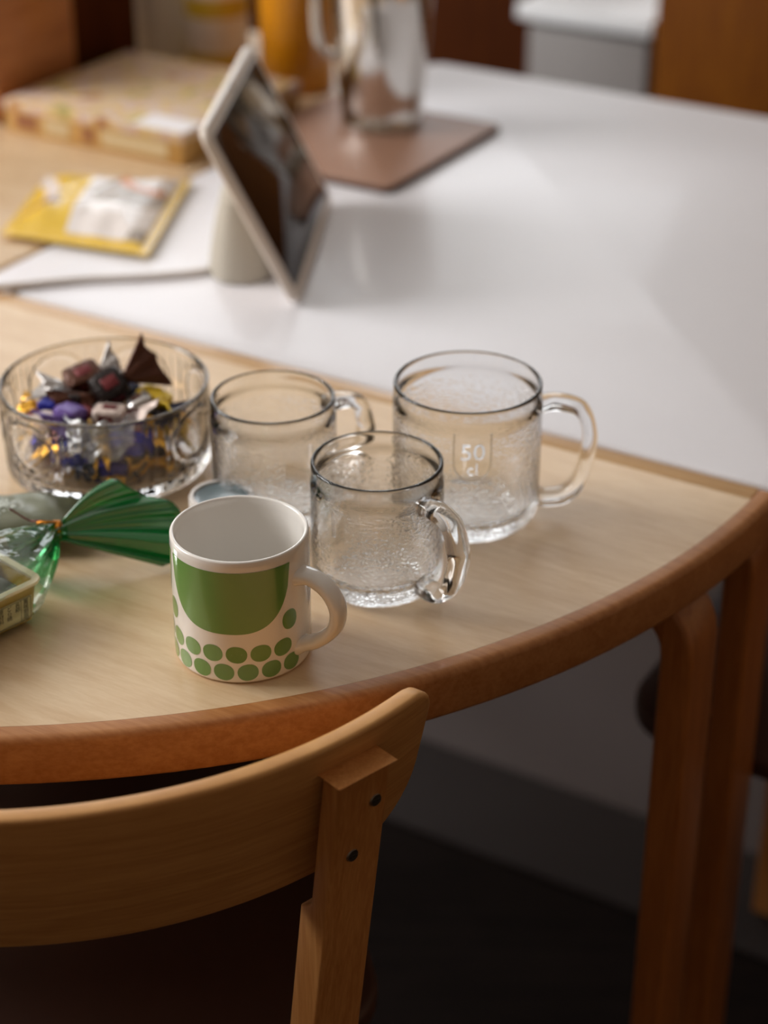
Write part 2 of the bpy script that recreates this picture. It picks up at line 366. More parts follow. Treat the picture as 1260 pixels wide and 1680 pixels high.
window_frame('window_1', 'x', X0, 0.94, 2.70, 1.47, 2.83)
window_frame('window_2', 'y', Y1, -1.68, 0.98, 1.37, 2.73)

# ------------------------------------------------------------------ tables
def l_leg(parent, t_out, n0, n1, top, side=1, mat='table_leg', th=0.024, run=0.16, rb=0.05):
    """bent L-leg: rises from the floor and bends under the top; outer face at t_out (table frame, local)"""
    rm = rb - th / 2; tc_ = t_out - side * th / 2; zt = top - th / 2
    path = [(tc_, 0, 0), (tc_, 0, 0.2), (tc_, 0, 0.45), (tc_, 0, zt - rm)]
    path += [(tc_ - side * rm * (1 - math.cos(R(a))), 0, zt - rm + rm * math.sin(R(a))) for a in (15, 30, 45, 60, 75, 90)]
    path += [(tc_ - side * (rm + run), 0, zt)]
    wd = (n1 - n0); sec = rrect(-wd / 2, wd / 2, -th / 2, th / 2, 0.004, 3)
    o = sweep('leg', path, sec, mat, parent, up=(0, 1, 0)); o.location = (0, (n0 + n1) / 2, 0)
    return o
TH = 0.033
def half_table():
    root = empty('half_round_table', (CX, CY, 0), ANG)
    tag(root, 'half-round birch table carrying the mugs, its straight side against the white table', 'table')
    Rr = 0.602; band = 0.013; st = 0.020
    n = 96; ang = [PI + PI * i / n for i in range(n + 1)]
    # top panel inside the bands
    ri = Rr - band
    a0 = math.asin(st / ri); an = [PI + a0 + (PI - 2 * a0) * i / n for i in range(n + 1)]
    plate('tabletop', [(ri * math.cos(a), ri * math.sin(a)) for a in an], T - TH, T, 'birch', root)
    # curved edge band with rounded arrises
    prof = [(ri + 0.0002, T - TH), (Rr - 0.004, T - TH)] + [(Rr - 0.004 + 0.004 * math.cos(R(a)), T - TH + 0.004 + 0.004 * math.sin(R(a))) for a in (-60, -30, 0)]
    prof += [(Rr - 0.005 + 0.005 * math.cos(R(a)), T - 0.005 + 0.005 * math.sin(R(a))) for a in (0, 22, 45, 67, 90)] + [(ri + 0.0002, T)]
    vs_, fs = [], []
    m = len(prof)
    ae = math.asin(0.004 / Rr)
    for i in range(n + 1):
        a = PI + ae + (PI - 2 * ae) * i / n
        for r_, z in prof: vs_.append((r_ * math.cos(a), r_ * math.sin(a), z))
    for i in range(n):
        for j in range(m): fs.append((i * m + j, i * m + (j + 1) % m, (i + 1) * m + (j + 1) % m, (i + 1) * m + j))
    fs += [tuple(range(m)), tuple(range(n * m, (n + 1) * m))]
    mesh('edge_band', vs_, fs, 'birch_edge', root)
    box('edge_strip', -(ri - 0.001), ri - 0.001, -st + 0.0008, -0.0012, T - TH, T - 0.0002, 'birch_strip', root, bevel=0.0012)
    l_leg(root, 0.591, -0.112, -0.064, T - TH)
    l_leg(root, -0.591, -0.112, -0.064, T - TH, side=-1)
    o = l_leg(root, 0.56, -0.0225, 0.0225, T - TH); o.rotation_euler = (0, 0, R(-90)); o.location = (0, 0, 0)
    return root
half_table()
def rect_table(name, t0, t1, n0, n1, mat, label, rad=0.025, edge=None):
    root = empty(name, (CX, CY, 0), ANG); tag(root, label, 'table')
    plate('tabletop', rrect(t0, t1, n0, n1, rad), T - TH, T, mat, root, bevel=0.003)
    for (tt, s) in ((t0 + 0.02, -1), (t1 - 0.036, 1)):
        l_leg(root, tt, n0 + 0.008, n0 + 0.056, T - TH, side=s); l_leg(root, tt, n1 - 0.075, n1 - 0.03, T - TH, side=s)
    return root
rect_table('dining_table', -0.128, 0.622, 0.004, 0.79, 'laminate', 'large square table with a white laminate top, behind the mugs')
rect_table('side_table', -0.93, -0.133, 0.004, 0.79, 'birch', 'birch topped table at the left, under the confectionery box', rad=0.012)

lit_patch = empty('rug', W(0.55, 0.86, -T), ANG); tag(lit_patch, 'grey rug with a dark border on the floor under the white table', 'rug')  # added slab, painted as the lit part of the floor
plate('border', rrect(-0.95, 0.95, -0.52, 0.52, 0.02), 0.0005, 0.0038, 'rug_border', lit_patch, bevel=0.001)  # painted step of the fade into shade
plate('pile', rrect(-0.80, 0.80, -0.37, 0.37, 0.02), 0.0036, 0.0050, 'rug', lit_patch, bevel=0.0005)  # paler middle, painted as the light on the floor
# ------------------------------------------------------------------ chairs
def make_chair():
    root = empty('dining_chair', (-0.2135, 1.074, 0), R(12))
    ztop, zbot, ha = T + 0.031, T - 0.080, 43
    # backrest: bent plywood, thickness 11 mm
    th = 0.013; nu, nv = 56, 16; vs_, fs = [], []
    def surf(u, v, off):
        a = R(ha) * u; h = ztop - zbot; z = zbot + h * v
        dz = ztop - z; r = 0.297 - dz * 0.155 - off; yc = dz * 0.14
        return Vector((r * math.sin(a), yc - r * math.cos(a), z))
    # outline in (u, v): rounded corners, larger below
    L = 0.297 * R(ha) ; H = ztop - zbot
    out = []
    rt, rb = 0.020, 0.048
    for cx, cy_, a, r in ((L - rt, H - rt, 0, rt), (-L + rt, H - rt, 90, rt), (-L + rb, rb, 180, rb), (L - rb, rb, 270, rb)):
        out += [(cx + r * math.cos(R(a + 90 * i / 8)), cy_ + r * math.sin(R(a + 90 * i / 8))) for i in range(9)]
    bm = bmesh.new(); f = bm.faces.new([bm.verts.new((x, y, 0)) for x, y in out])
    for k in range(1, 48):
        x = -L + 2 * L * k / 48
        bmesh.ops.bisect_plane(bm, geom=bm.verts[:] + bm.edges[:] + bm.faces[:], plane_co=(x, 0, 0), plane_no=(1, 0, 0))
    r = bmesh.ops.extrude_face_region(bm, geom=bm.faces[:]); bmesh.ops.translate(bm, vec=(0, 0, th), verts=[v for v in r['geom'] if isinstance(v, bmesh.types.BMVert)])
    bm.normal_update()
    es = [e for e in bm.edges if len(e.link_faces) == 2 and e.calc_face_angle() > R(60)]
    bmesh.ops.bevel(bm, geom=es, offset=0.0035, segments=3, profile=0.5, affect='EDGES')
    for v in bm.verts: v.co = surf(v.co.x / L, v.co.y / H, v.co.z)
    from_bm('backrest', bm, 'chair_ply', root, sharp=40)
    def rear_leg(s):
        a = R(29.5) * s; nrm = Vector((-math.sin(a), math.cos(a), 0)); tan = Vector((math.cos(a), math.sin(a), 0))
        k = 0.135; ztop_l = T + 0.012
        base = Vector((0.3085 * math.sin(a), 0.002 - 0.3085 * math.cos(a), 0))
        bm = bmesh.new(); hw = 0.0185
        rows = [(ztop_l, 0, 0.0145), (T - 0.085, 0, 0.0145), (T - 0.092, 0, 0.023), (T - 0.20, 0, 0.023), (0.44, 0, 0.025), (0.0, 0, 0.025)]
        prev = None
        for z, lo, hi in rows:
            c = base + nrm * ((ztop_l - z) * (k if z > 0.43 else k) if z > 0.40 else (ztop_l - 0.44) * k - (0.44 - z) * 0.05)
            ring = [bm.verts.new((c + tan * sx * hw * (1 if z > .4 else .85) + nrm * q).to_tuple()[:2] + (z,)) for sx, q in ((-1, lo), (1, lo), (1, hi), (-1, hi))]
            if prev:
                for i in range(4): bm.faces.new((prev[i], prev[(i + 1) % 4], ring[(i + 1) % 4], ring[i]))
            else: bm.faces.new(ring)
            prev = ring
        bm.faces.new(prev[::-1]); bm.normal_update()
        es = [e for e in bm.edges if len(e.link_faces) == 2 and e.calc_face_angle() > R(50)]
        bmesh.ops.bevel(bm, geom=es, offset=0.0022, segments=3, profile=0.5, affect='EDGES')
        lg = from_bm('leg', bm, 'chair_leg', root)
        for z, u in ((T - 0.012, 0.009), (T - 0.046, -0.004)):
            p = base + nrm * ((ztop_l - z) * k - 0.0004) + tan * u * s
            sc = bmesh.new(); bmesh.ops.create_cone(sc, cap_ends=True, segments=20, radius1=0.0042, radius2=0.0036, depth=0.0016)
            o = from_bm('screw', sc, 'screw', lg); o.location = (p.x, p.y, z)
            o.rotation_euler = (-nrm).to_track_quat('Z', 'Y').to_euler()
            sl = from_bm('screw_slot', bm_box(-0.0026, 0.0026, -0.0004, 0.0004, 0.0006, 0.0011), 'ink', lg, smooth=False); sl.location = (p.x, p.y, z); sl.rotation_euler = o.rotation_euler
    rear_leg(1); rear_leg(-1)
    plate('seat', rrect(-0.19, 0.19, -0.165, 0.20, 0.06, 8), 0.425, 0.445, 'seat_dark', root, bevel=0.005)
    for s in (-1, 1):
        o = l_leg(root, 0.19, -0.02, 0.02, 0.425, run=0.1, mat='chair_leg'); o.rotation_euler = (0, 0, 0 if s > 0 else PI); o.location = (-0.02 * s, 0.15, 0)
    box('seat_rail', -0.16, 0.16, -0.150, -0.128, 0.365, 0.424, 'chair_leg', root)
    return root
ch = tag(make_chair(), 'birch chair in front, its curved plywood backrest turned to the camera', 'chair', 'birch chairs at the tables')
c2 = copy_tree(ch); p2 = W(0.66, 0.258, -T); c2.location = p2; c2.rotation_euler = (0, 0, R(59))
tag(c2, 'shadowed chair tucked under the table behind the right table legs', 'chair', 'birch chairs at the tables')

# ------------------------------------------------------------------ glass mugs
def bend(vv, rad, zc, at=-PI / 2):
    """flat letters in x, y (z = depth outwards) wrapped on a cylinder"""
    return [((rad + v.z) * math.cos(at + v.x / rad), (rad + v.z) * math.sin(at + v.x / rad), zc + v.y) for v in vv]
def glass_mug(name, loc, phi, Rm, h, big, label):
    root = empty(name, loc, R(phi - 90)); tag(root, label, 'glass mug', 'clear glass mugs')
    wall = 0.0032; band = 0.0125; rc = 0.013 if big else 0.011
    zl = h - band
    outer = [(0, 0.0016), (Rm * 0.55, 0.0016), (Rm - rc - 0.002, 0.0006), (Rm - rc, 0)] + [(Rm - rc + rc * math.cos(R(a)), rc + rc * math.sin(R(a))) for a in (-70, -50, -30, -15, 0)]
    i0 = len(outer) - 1
    outer += [(Rm + 0.0002, rc + (zl - 0.006 - rc) * f) for f in (0.25, 0.5, 0.75, 1.0)] + [(Rm + 0.0001, zl)]
    i1 = len(outer) - 1
    outer += [(Rm - 0.0004, zl + 0.0008), (Rm - 0.0004, zl + 0.006), (Rm - 0.0004, h - 0.0022)] + [(Rm - 0.0004 - 0.0013 + 0.0013 * math.cos(R(a)), h - 0.0013 + 0.0013 * math.sin(R(a))) for a in (20, 60, 90, 120, 160)]
    bt = 0.0105; ric = rc - 0.001
    ri = Rm - wall
    inner = [(Rm - 0.0029, h - 0.003), (ri, h * 0.6), (ri, bt + ric)] + [(ri - ric + ric * math.cos(R(a)), bt + ric + ric * math.sin(R(a))) for a in (-15, -30, -50, -70, -90)] + [(0, bt)]
    prof = outer + inner
    midx = [1 if 3 <= k < i1 - 1 else 0 for k in range(len(prof) - 1)]
    zs0, zs1 = zl - (0.037 if big else 0.031), zl - 0.001
    pm = pebble_glass('pebbled_glass_' + ('large' if big else 'small'), zs0, zs1, 0.0128)
    lathe('body', prof, [M['glass'], pm], root, seg=128, midx=midx)
    # handle: thick ear with a rounded flat section
    k = Rm / 0.0415 if big else 1.0; out = 0.036 if big else 0.033; zt = h - (0.0175 if big else 0.017)
    zb = 0.0135
    ctrl = [(Rm - 0.0025, 0, zt), (Rm + 0.010, 0, zt + 0.0015), (Rm + out * 0.72, 0, zt - 0.004), (Rm + out - 0.004, 0, zt - 0.019), (Rm + out - 0.004, 0, (zt + zb) / 2),
            (Rm + out - 0.009, 0, zb + 0.012), (Rm + out * 0.48, 0, zb + 0.001), (Rm + 0.006, 0, zb - 0.001), (Rm - 0.0028, 0, zb)]
    pts = spline(ctrl, 14)
    sec = superellipse(0.0078, 0.0050, 2.7, 36)
    sc = []
    for i in range(len(pts)):
        f = i / (len(pts) - 1); e = max(0, 1 - f / 0.1) + max(0, (f - 0.9) / 0.1)
        sc.append((1.0 - 0.22 * e, 1.0 + 0.18 * e))
    sweep('handle', pts, sec, 'glass', root, up=(0, 1, 0), scales=sc, sharp=60)
    # raised shield outline and numerals
    zc = (zs0 + zs1) / 2; hw, hh = 0.0120, (zs1 - zs0) / 2 - 0.0015
    if big:
        path = [Vector((-hw, hh, 0.0003)), Vector((-hw, 0, 0.0003)), Vector((-hw, -hh + hw, 0.0003))]
        path += [Vector((hw * math.cos(R(a)), -hh + hw + hw * math.sin(R(a)), 0.0003)) for a in range(190, 351, 10)]
        path += [Vector((hw, -hh + hw, 0.0003)), Vector((hw, 0, 0.0003)), Vector((hw, hh, 0.0003))]
        P = bend(path, Rm, zc)
        sweep('shield_outline', P, superellipse(0.00055, 0.00055, 2, 8), 'glass', root, up=(0, 0, 1) if False else (0.01, -1, 0.02))
        vv, ff = text_mesh('50', 0.0165, 0.0004)
        mesh('raised_numerals', bend([Vector((v.x, v.y + 0.0035, v.z + 0.0002)) for v in vv], Rm, zc), ff, 'glass', root, smooth=False)
        vv, ff = text_mesh('cl', 0.0120, 0.0004)
        mesh('raised_letters', bend([Vector((v.x, v.y - 0.0085, v.z + 0.0002)) for v in vv], Rm, zc), ff, 'glass', root, smooth=False)
    else:
        vv, ff = text_mesh('1', 0.0245, 0.0005)
        mesh('raised_numerals', bend([Vector((v.x + 0.005, v.y, v.z + 0.0002)) for v in vv], Rm, zc), ff, 'glass', root, smooth=False)
    return root
glass_mug('glass_mug', (0.0547, 1.1514, T), 92, 0.049, 0.0995, True, 'largest glass mug, marked 50 cl in a shield, empty, handle to the right')
glass_mug('glass_mug', (-0.0043, 1.0656, T), 44, 0.0415, 0.086, False, 'small glass mug beside the green mug, its handle towards the camera')
glass_mug('glass_mug', (-0.0732, 1.1570, T), 121, 0.0416, 0.086, False, 'small glass mug beside the candy bowl, its handle pointing away')

# ------------------------------------------------------------------ green and white mug
def porcelain_mug():
    Rm, h = 0.0409, 0.0822
    root = empty('porcelain_mug', (-0.0843, 0.9875, T)); tag(root, 'white porcelain mug with a green scallop and dot print, near the table edge', 'mug')
    wl = 0.0034; ri = Rm - wl
    prof = [(0, 0.002), (Rm - 0.006, 0.002), (Rm - 0.0045, 0)] + [(Rm - 0.003 + 0.003 * math.cos(R(a)), 0.003 + 0.003 * math.sin(R(a))) for a in (-80, -55, -30, 0)]
    prof += [(Rm, h * 0.33), (Rm, h * 0.66), (Rm, h - 0.008), (Rm - 0.0003, h - 0.004)] + [(Rm - 0.0003 - 0.0014 + 0.0014 * math.cos(R(a)), h - 0.0014 + 0.0014 * math.sin(R(a))) for a in (15, 50, 90, 130, 165)]
    prof += [(ri + 0.0003, h - 0.006), (ri, h * 0.5), (ri, 0.013)] + [(ri - 0.008 + 0.008 * math.cos(R(a)), 0.013 + 0.008 * math.sin(R(a))) for a in (-20, -45, -70, -90)] + [(0, 0.005)]
    lathe('body', prof, 'porcelain', root, seg=128)
    # handle
    phi = R(62 - 90); d = Vector((math.cos(phi), math.sin(phi), 0))
    cz = [(Rm - 0.0015, 0.0615), (Rm + 0.008, 0.0620), (Rm + 0.0185, 0.0565), (Rm + 0.0245, 0.0455), (Rm + 0.0225, 0.0325), (Rm + 0.0125, 0.0215), (Rm + 0.004, 0.0165), (Rm - 0.0015, 0.0140)]
    pts = spline([d * r + Vector((0, 0, z)) for r, z in cz], 8)
    n = len(pts); sc = [(1 + 0.25 * max(0, 1 - i / 8) + 0.25 * max(0, (i - n + 9) / 8), 1 + 0.35 * max(0, 1 - i / 6) + 0.35 * max(0, (i - n + 7) / 6)) for i in range(n)]
    sweep('handle', pts, superellipse(0.0066, 0.0042, 2.4, 24), 'porcelain', root, up=(-d.y, d.x, 0), scales=sc, sharp=60)
    # green print lying on the glaze
    vs_, fs = [], []; off = Rm + 0.00012
    def put(phi_deg, z): a = R(phi_deg - 90); vs_.append((off * math.cos(a), off * math.sin(a), z)); return len(vs_) - 1
    def dot(pc, zc, wd, ht, tilt=0.0):
        c = put(pc, zc); ids = []
        for i in range(32):
            t = 2 * PI * i / 32; x, y = math.cos(t), math.sin(t); x = math.copysign(abs(x) ** 0.92, x); y = math.copysign(abs(y) ** 0.92, y)
            x, y = x * wd / 2, y * ht / 2; x, y = x * math.cos(tilt) - y * math.sin(tilt), x * math.sin(tilt) + y * math.cos(tilt)
            ids.append(put(pc + math.degrees(x / Rm), zc + y))
        for i in range(32): fs.append((c, ids[i], ids[(i + 1) % 32]))
    def scallop(pc, half, zt, zb):
        N = 44; prev = None
        for i in range(N + 1):
            u = -1 + 2 * i / N; lo = zt - (zt - zb) * (max(0.0, 1 - abs(u) ** 3.3)) ** 0.5
            col = [put(pc + u * half, zt + (lo - zt) * k / 6) for k in range(7)]
            if prev:
                for k in range(6): fs.append((prev[k], col[k], col[k + 1], prev[k + 1]))
            prev = col
    for pc in (-9.5, -128): scallop(pc, 57.2, h - 0.0068, h - 0.0478)
    ph = R(9)
    for k in range(-8, 4):
        if k in (3,): continue
        dot(-1.5 + 20.2 * k, 0.0205, 0.0126, 0.0113, 0.15 * ((k * 7) % 3 - 1))
    for k in range(-8, 4):
        dot(-12.5 + 20.0 * k, 0.0083, 0.0124, 0.0112, 0.15 * ((k * 5) % 3 - 1))
    dot(46.5, 0.0375, 0.0112, 0.0132, 0.1); dot(-69.5, 0.0375, 0.0118, 0.0138, -0.1); dot(-187, 0.0375, 0.0112, 0.0132)
    mesh('green_print', vs_, fs, 'green_print', root, sharp=None)
    return root
porcelain_mug()

# ------------------------------------------------------------------ small lidded tin behind the mug
def small_tin():
    root = empty('small_jar', (-0.1060, 1.119, T)); tag(root, 'small round jar with a slate grey lid, half hidden behind the green mug', 'jar')
    Rm, h = 0.0215, 0.033
    prof = [(0, 0.001), (Rm - 0.003, 0.001), (Rm - 0.002, 0), (Rm, 0.002), (Rm, h - 0.002), (Rm - 0.0008, h), (Rm - 0.0030, h), (Rm - 0.0034, h - 0.003), (Rm - 0.0034, 0.005), (0, 0.005)]
    lathe('body', prof, 'plastic_white', root, seg=64)
    lathe('lid', [(0, h - 0.005), (Rm - 0.0036, h - 0.005), (Rm - 0.0036, h - 0.0012), (Rm - 0.006, h - 0.0016), (Rm - 0.009, h - 0.003), (0, h - 0.0034)], 'slate', root, seg=64)
small_tin()

# ------------------------------------------------------------------ candy bowl and candies
BX, BY = -0.1945, 1.228
def candy_bowl():
    root = empty('candy_bowl', (BX, BY, T)); tag(root, 'round cut-glass bowl full of wrapped candies', 'bowl')
    Rm, h = 0.0722, 0.0645; ri = Rm - 0.0045
    zs = [i / 40 for i in range(41)]
    outer = [(0, 0.001), (Rm * 0.5, 0.001), (Rm - 0.010, 0.0)] + [(Rm - 0.006 + 0.006 * math.cos(R(a)) - 0.001, 0.006 + 0.006 * math.sin(R(a))) for a in (-70, -40, -15)]
    n0 = len(outer); outer += [(Rm - 0.001 + 0.001 * f, 0.007 + (h - 0.010) * f) for f in zs]; n1 = len(outer)
    outer += [(Rm - 0.0008 + 0.0014 * math.cos(R(a)), h - 0.0014 + 0.0014 * math.sin(R(a))) for a in (20, 60, 100, 150)]
    inner = [(Rm - 0.0028, h - 0.004), (ri + 0.0004, h * 0.5), (ri - 0.001, 0.018)] + [(ri - 0.010 + 0.009 * math.cos(R(a)), 0.017 + 0.009 * math.sin(R(a))) for a in (-20, -45, -70, -90)] + [(0, 0.008)]
    def rf(k, a, r, z):
        if not (n0 <= k < n1): return 0
        f = (z - 0.007) / (h - 0.010); d = 0
        if f < 0.24: d += 0.0008 * abs(math.sin(a * 22)) - 0.0004                     # flutes at the foot
        m = ((a / (2 * PI) * 7) % 1.0 - 0.5) * 2 * PI * Rm / 7                          # seven medallions round the side
        y = (f - 0.58) * (h - 0.010); q = math.hypot(m * 0.92, y * 1.15)
        if q < 0.0185:
            d += 0.00032 * math.sin(m * 1750) * math.sin(y * 1750 + 0.5)               # dotted lattice
        elif q < 0.0225: d += 0.0012 * math.cos((q - 0.0205) / 0.002 * PI / 2)
        elif f > 0.24: d += 0.0004 * math.sin(m * 900)
        if f > 0.90: d *= 0.2
        return d
    lathe('body', outer + inner, 'bowl_glass', root, seg=360, rfun=rf, sharp=None)
    return root
candy_bowl()
_cache = {}
def candy_meshes(L, rad, flat, square, fan):
    key = (L, rad, flat, square, fan)
    if key in _cache: return _cache[key]
    # body: pillow/roll along x
    sec = superellipse(rad, rad * flat, square, 18); n = 12; pts = []; sc = []
    for i in range(n + 1):
        u = -1 + 2 * i / n; pts.append(Vector((u * L / 2, 0, 0))); s = (1 - abs(u) ** 6) ** 0.5 * 0.72 + 0.28; sc.append(s)
    b = sweep('wrapper', pts, sec, 'ink', None, up=(0, 1, 0), scales=sc, sharp=24); body = b.data; bpy.data.objects.remove(b)
    rj = random.Random(int(L * 1e5 + rad * 1e6))
    for v in body.vertices:
        j = 1 + rj.uniform(-0.075, 0.075); v.co.y *= j; v.co.z *= j; v.co.x += rj.uniform(-0.03, 0.03) * rad
    # twisted end: pleated fan opening along +x
    vs_, fs = [], []; rows = 6; mm = 26
    for i in range(rows + 1):
        f = i / rows; x = f * fan; spread = rad * (0.28 + 1.55 * f); thick = rad * (0.26 - 0.05 * f)
        for j in range(mm):
            t = 2 * PI * j / mm; c, s = math.cos(t), math.sin(t)
            fold = math.sin(c * 9) * rad * 0.14 * f
            vs_.append((x + (0.05 * fan * math.sin(c * 7 + 1) * f), spread * c, thick * s * (1 - 0.75 * f) + fold))
    for i in range(rows):
        for j in range(mm): k = (j + 1) % mm; fs.append((i * mm + j, i * mm + k, (i + 1) * mm + k, (i + 1) * mm + j))
    fs += [tuple(range(mm))[::-1], tuple(range(rows * mm, (rows + 1) * mm))]
    e = mesh('twisted_end', vs_, fs, 'ink', None, sharp=None); end = e.data; bpy.data.objects.remove(e)
    _cache[key] = (body, end); return body, end
_mm = {}
def with_mat(me, m):
    if (me.name, m) not in _mm:
        c = me.copy(); c.materials.clear(); c.materials.append(M[m]); _mm[(me.name, m)] = c
    return _mm[(me.name, m)]
def candy(loc, rot, body_m, end_m, label, L=0.026, rad=0.0095, flat=0.72, square=4.5, fan=0.014, stripe=None, ends=(1, 1), group='wrapped candies in the cut-glass bowl'):
    root = empty('wrapped_candy', loc); root.rotation_euler = Euler([R(a) for a in rot]); tag(root, label, 'candy', group)
    bme, eme = candy_meshes(L, rad, flat, square, fan)
    link(bpy.data.objects.new('wrapper', with_mat(bme, body_m)), root)
    for s in (1, -1):
        if not ends[0 if s > 0 else 1]: continue
        e = link(bpy.data.objects.new('twisted_end', with_mat(eme, end_m)), root)
        e.location = (s * L / 2 * 0.95, 0, 0); e.rotation_euler = (0.4 * s, 0, 0 if s > 0 else PI)
    if stripe:
        for sy in (-1, 1):
            box('printed_patch', -L * 0.22, L * 0.20, sy * rad * 0.97, sy * rad * 1.06, -rad * flat * 0.45, rad * flat * 0.40, stripe, root, bevel=0.0002)
        box('printed_patch', -L * 0.18, L * 0.24, -rad * 0.45, rad * 0.35, rad * flat * 0.97, rad * flat * 1.06, stripe, root, bevel=0.0002)
    if 'bowl' in group:                                       # keep it inside the glass
        for _ in range(6):
            Mr = Matrix.Translation(root.location) @ root.rotation_euler.to_matrix().to_4x4(); worst = 0; low = 1
            for c in root.children:
                Mc = Mr @ c.matrix_basis
                for v in c.data.vertices:
                    p = Mc @ v.co; low = min(low, p.z - T)
                    if p.z < T + 0.066: worst = max(worst, math.hypot(p.x - BX, p.y - BY))
            if low < 0.0085: root.location.z += 0.0086 - low
            lim = 0.0660 if root.location.z > T + 0.024 else 0.0635
            if worst <= lim: break
            d = Vector((BX - root.location.x, BY - root.location.y, 0)); root.location += d.normalized() * min(d.length, (worst - lim) * 1.05)
    return root
def bw(x, y, z): return (BX + x, BY + y, T + z)
# the ones lying on top (offsets from the middle of the bowl)
candy(bw(-0.016, 0.012, 0.060), (18, -14, 24), 'foil_brown', 'foil_silver', 'brown candy with a bright glint, highest at the back of the bowl', L=0.028, rad=0.0105, stripe='foil_red')
candy(bw(0.004, -0.002, 0.059), (32, -20, 30), 'foil_black', 'foil_brown', 'dark candy whose brown wrapper fans up highest in the bowl', L=0.026, rad=0.0118, fan=0.026, stripe='foil_red')
candy(bw(-0.024, -0.004, 0.052), (-10, 6, -22), 'foil_black', 'foil_silver', 'dark candy with a silver twisted end, at the left of the pile', L=0.026, rad=0.0090)
candy(bw(0.026, -0.012, 0.051), (20, -8, -74), 'foil_silver', 'foil_cream', 'silver and white striped candy in front of the yellow one', L=0.022, rad=0.0090, stripe='foil_brown')
candy(bw(0.040, -0.002, 0.050), (0, 12, -28), 'foil_yellow', 'foil_navy', 'yellow wrapped candy at the right of the pile', L=0.026, rad=0.0090)
candy(bw(-0.021, -0.026, 0.049), (10, 8, 62), 'foil_purple', 'foil_purple', 'purple wrapped candy near the left front of the pile', L=0.022, rad=0.0095)
candy(bw(-0.036, -0.008, 0.047), (0, 0, -10), 'foil_blue', 'foil_gold', 'small blue candy with gold ends left of the purple one', L=0.020, rad=0.0080)
candy(bw(-0.037, -0.028, 0.044), (0, 4, -48), 'foil_cream', 'foil_red', 'white and red candy at the far left inside the rim', L=0.022, rad=0.0085, fan=0.010)
candy(bw(0.006, -0.024, 0.049), (0, 0, -12), 'foil_cream', 'foil_red', 'white and red candy at the front under the dark one', L=0.024, rad=0.0085, stripe='foil_red')
# against the front of the glass
candy(bw(-0.045, -0.034, 0.034), (0, 0, -36), 'foil_navy', 'foil_gold', 'dark navy candy with gold ends against the left of the glass', L=0.026, rad=0.0095, fan=0.008)
candy(bw(-0.022, -0.044, 0.027), (0, 0, -18), 'foil_blue', 'foil_gold', 'bright blue candy with a white script against the front glass', L=0.032, rad=0.0120, fan=0.007)
candy(bw(0.010, -0.052, 0.020), (0, 6, 12), 'foil_blue', 'foil_navy', 'glossy blue candy above the green cellophane tip', L=0.022, rad=0.0085, fan=0.007)
candy(bw(0.021, -0.039, 0.034), (0, -6, 26), 'foil_blue', 'foil_gold', 'blue candy behind the dotted medallion of the bowl', L=0.030, rad=0.0100, fan=0.008)
candy(bw(0.031, -0.027, 0.024), (0, 20, 46), 'foil_navy', 'foil_gold', 'navy candy with broad gold end at the right front', L=0.024, rad=0.0090, fan=0.016)
candy(bw(0.055, -0.010, 0.034), (0, 60, 60), 'foil_yellow', 'foil_yellow', 'yellow candy standing against the right side of the glass', L=0.024, rad=0.0080)
candy(bw(0.050, -0.020, 0.044), (0, 10, 40), 'foil_navy', 'foil_gold', 'small navy candy under the rim at the right', L=0.020, rad=0.0075, fan=0.008)
# white lettering on the bright blue candy: an illegible script, as a raised line
tube('white_script', [(-0.009, -0.0122, 0.001), (-0.006, -0.0122, 0.0045), (-0.004, -0.0124, 0.001), (-0.001, -0.0124, 0.004), (0.001, -0.0124, 0.0008), (0.004, -0.0124, 0.0035), (0.008, -0.0122, 0.001)], 0.0007, 'foil_cream', [o for o in bpy.data.objects if o.get('label', '').startswith('bright blue candy')][0], n=5, seg=6)
# the bed underneath
bed = [('foil_gold', 'foil_gold'), ('foil_brown', 'foil_gold'), ('foil_yellow', 'foil_brown'), ('foil_blue', 'foil_gold'), ('foil_brown', 'foil_silver'), ('foil_navy', 'foil_gold')]
WORD = ('right', 'back right', 'back', 'back left', 'left', 'front left', 'front', 'front right')
used = {}
for rr, cnt, z, where in ((0.000, 1, 0.018, 'on the bottom, at the middle'), (0.027, 6, 0.018, 'on the bottom, inner ring'), (0.050, 10, 0.0175, 'against the bowl foot'), (0.0, 1, 0.036, 'under the top layer, at the middle'), (0.026, 6, 0.035, 'under the top layer')):
    for i in range(cnt):
        a = 2 * PI * (i + 0.3 * (z > 0.02)) / cnt + 0.2
        side = WORD[int((a + PI / 8) / (PI / 4)) % 8]
        for q in range(6):                                    # neighbours of one side never share a colour
            bmn, emn = bed[(i + 2 * int(rr * 100) + q) % 6]
            if used.get((where, side)) != bmn: break
        used[(where, side)] = bmn
        nm = {'foil_gold': 'gold foil candy', 'foil_brown': 'brown candy with ' + ('gold' if emn == 'foil_gold' else 'silver') + ' ends', 'foil_yellow': 'yellow candy', 'foil_blue': 'blue candy', 'foil_navy': 'navy candy'}[bmn]
        candy(bw(rr * math.cos(a), rr * math.sin(a), z), (random.uniform(-20, 20), random.uniform(-8, 8), math.degrees(a) + 90 + random.uniform(-25, 25)), bmn, emn,
              nm + ' ' + where + (', ' + side + ' side' if rr else ' of the bowl'), L=0.020, rad=0.0078, fan=0.008)
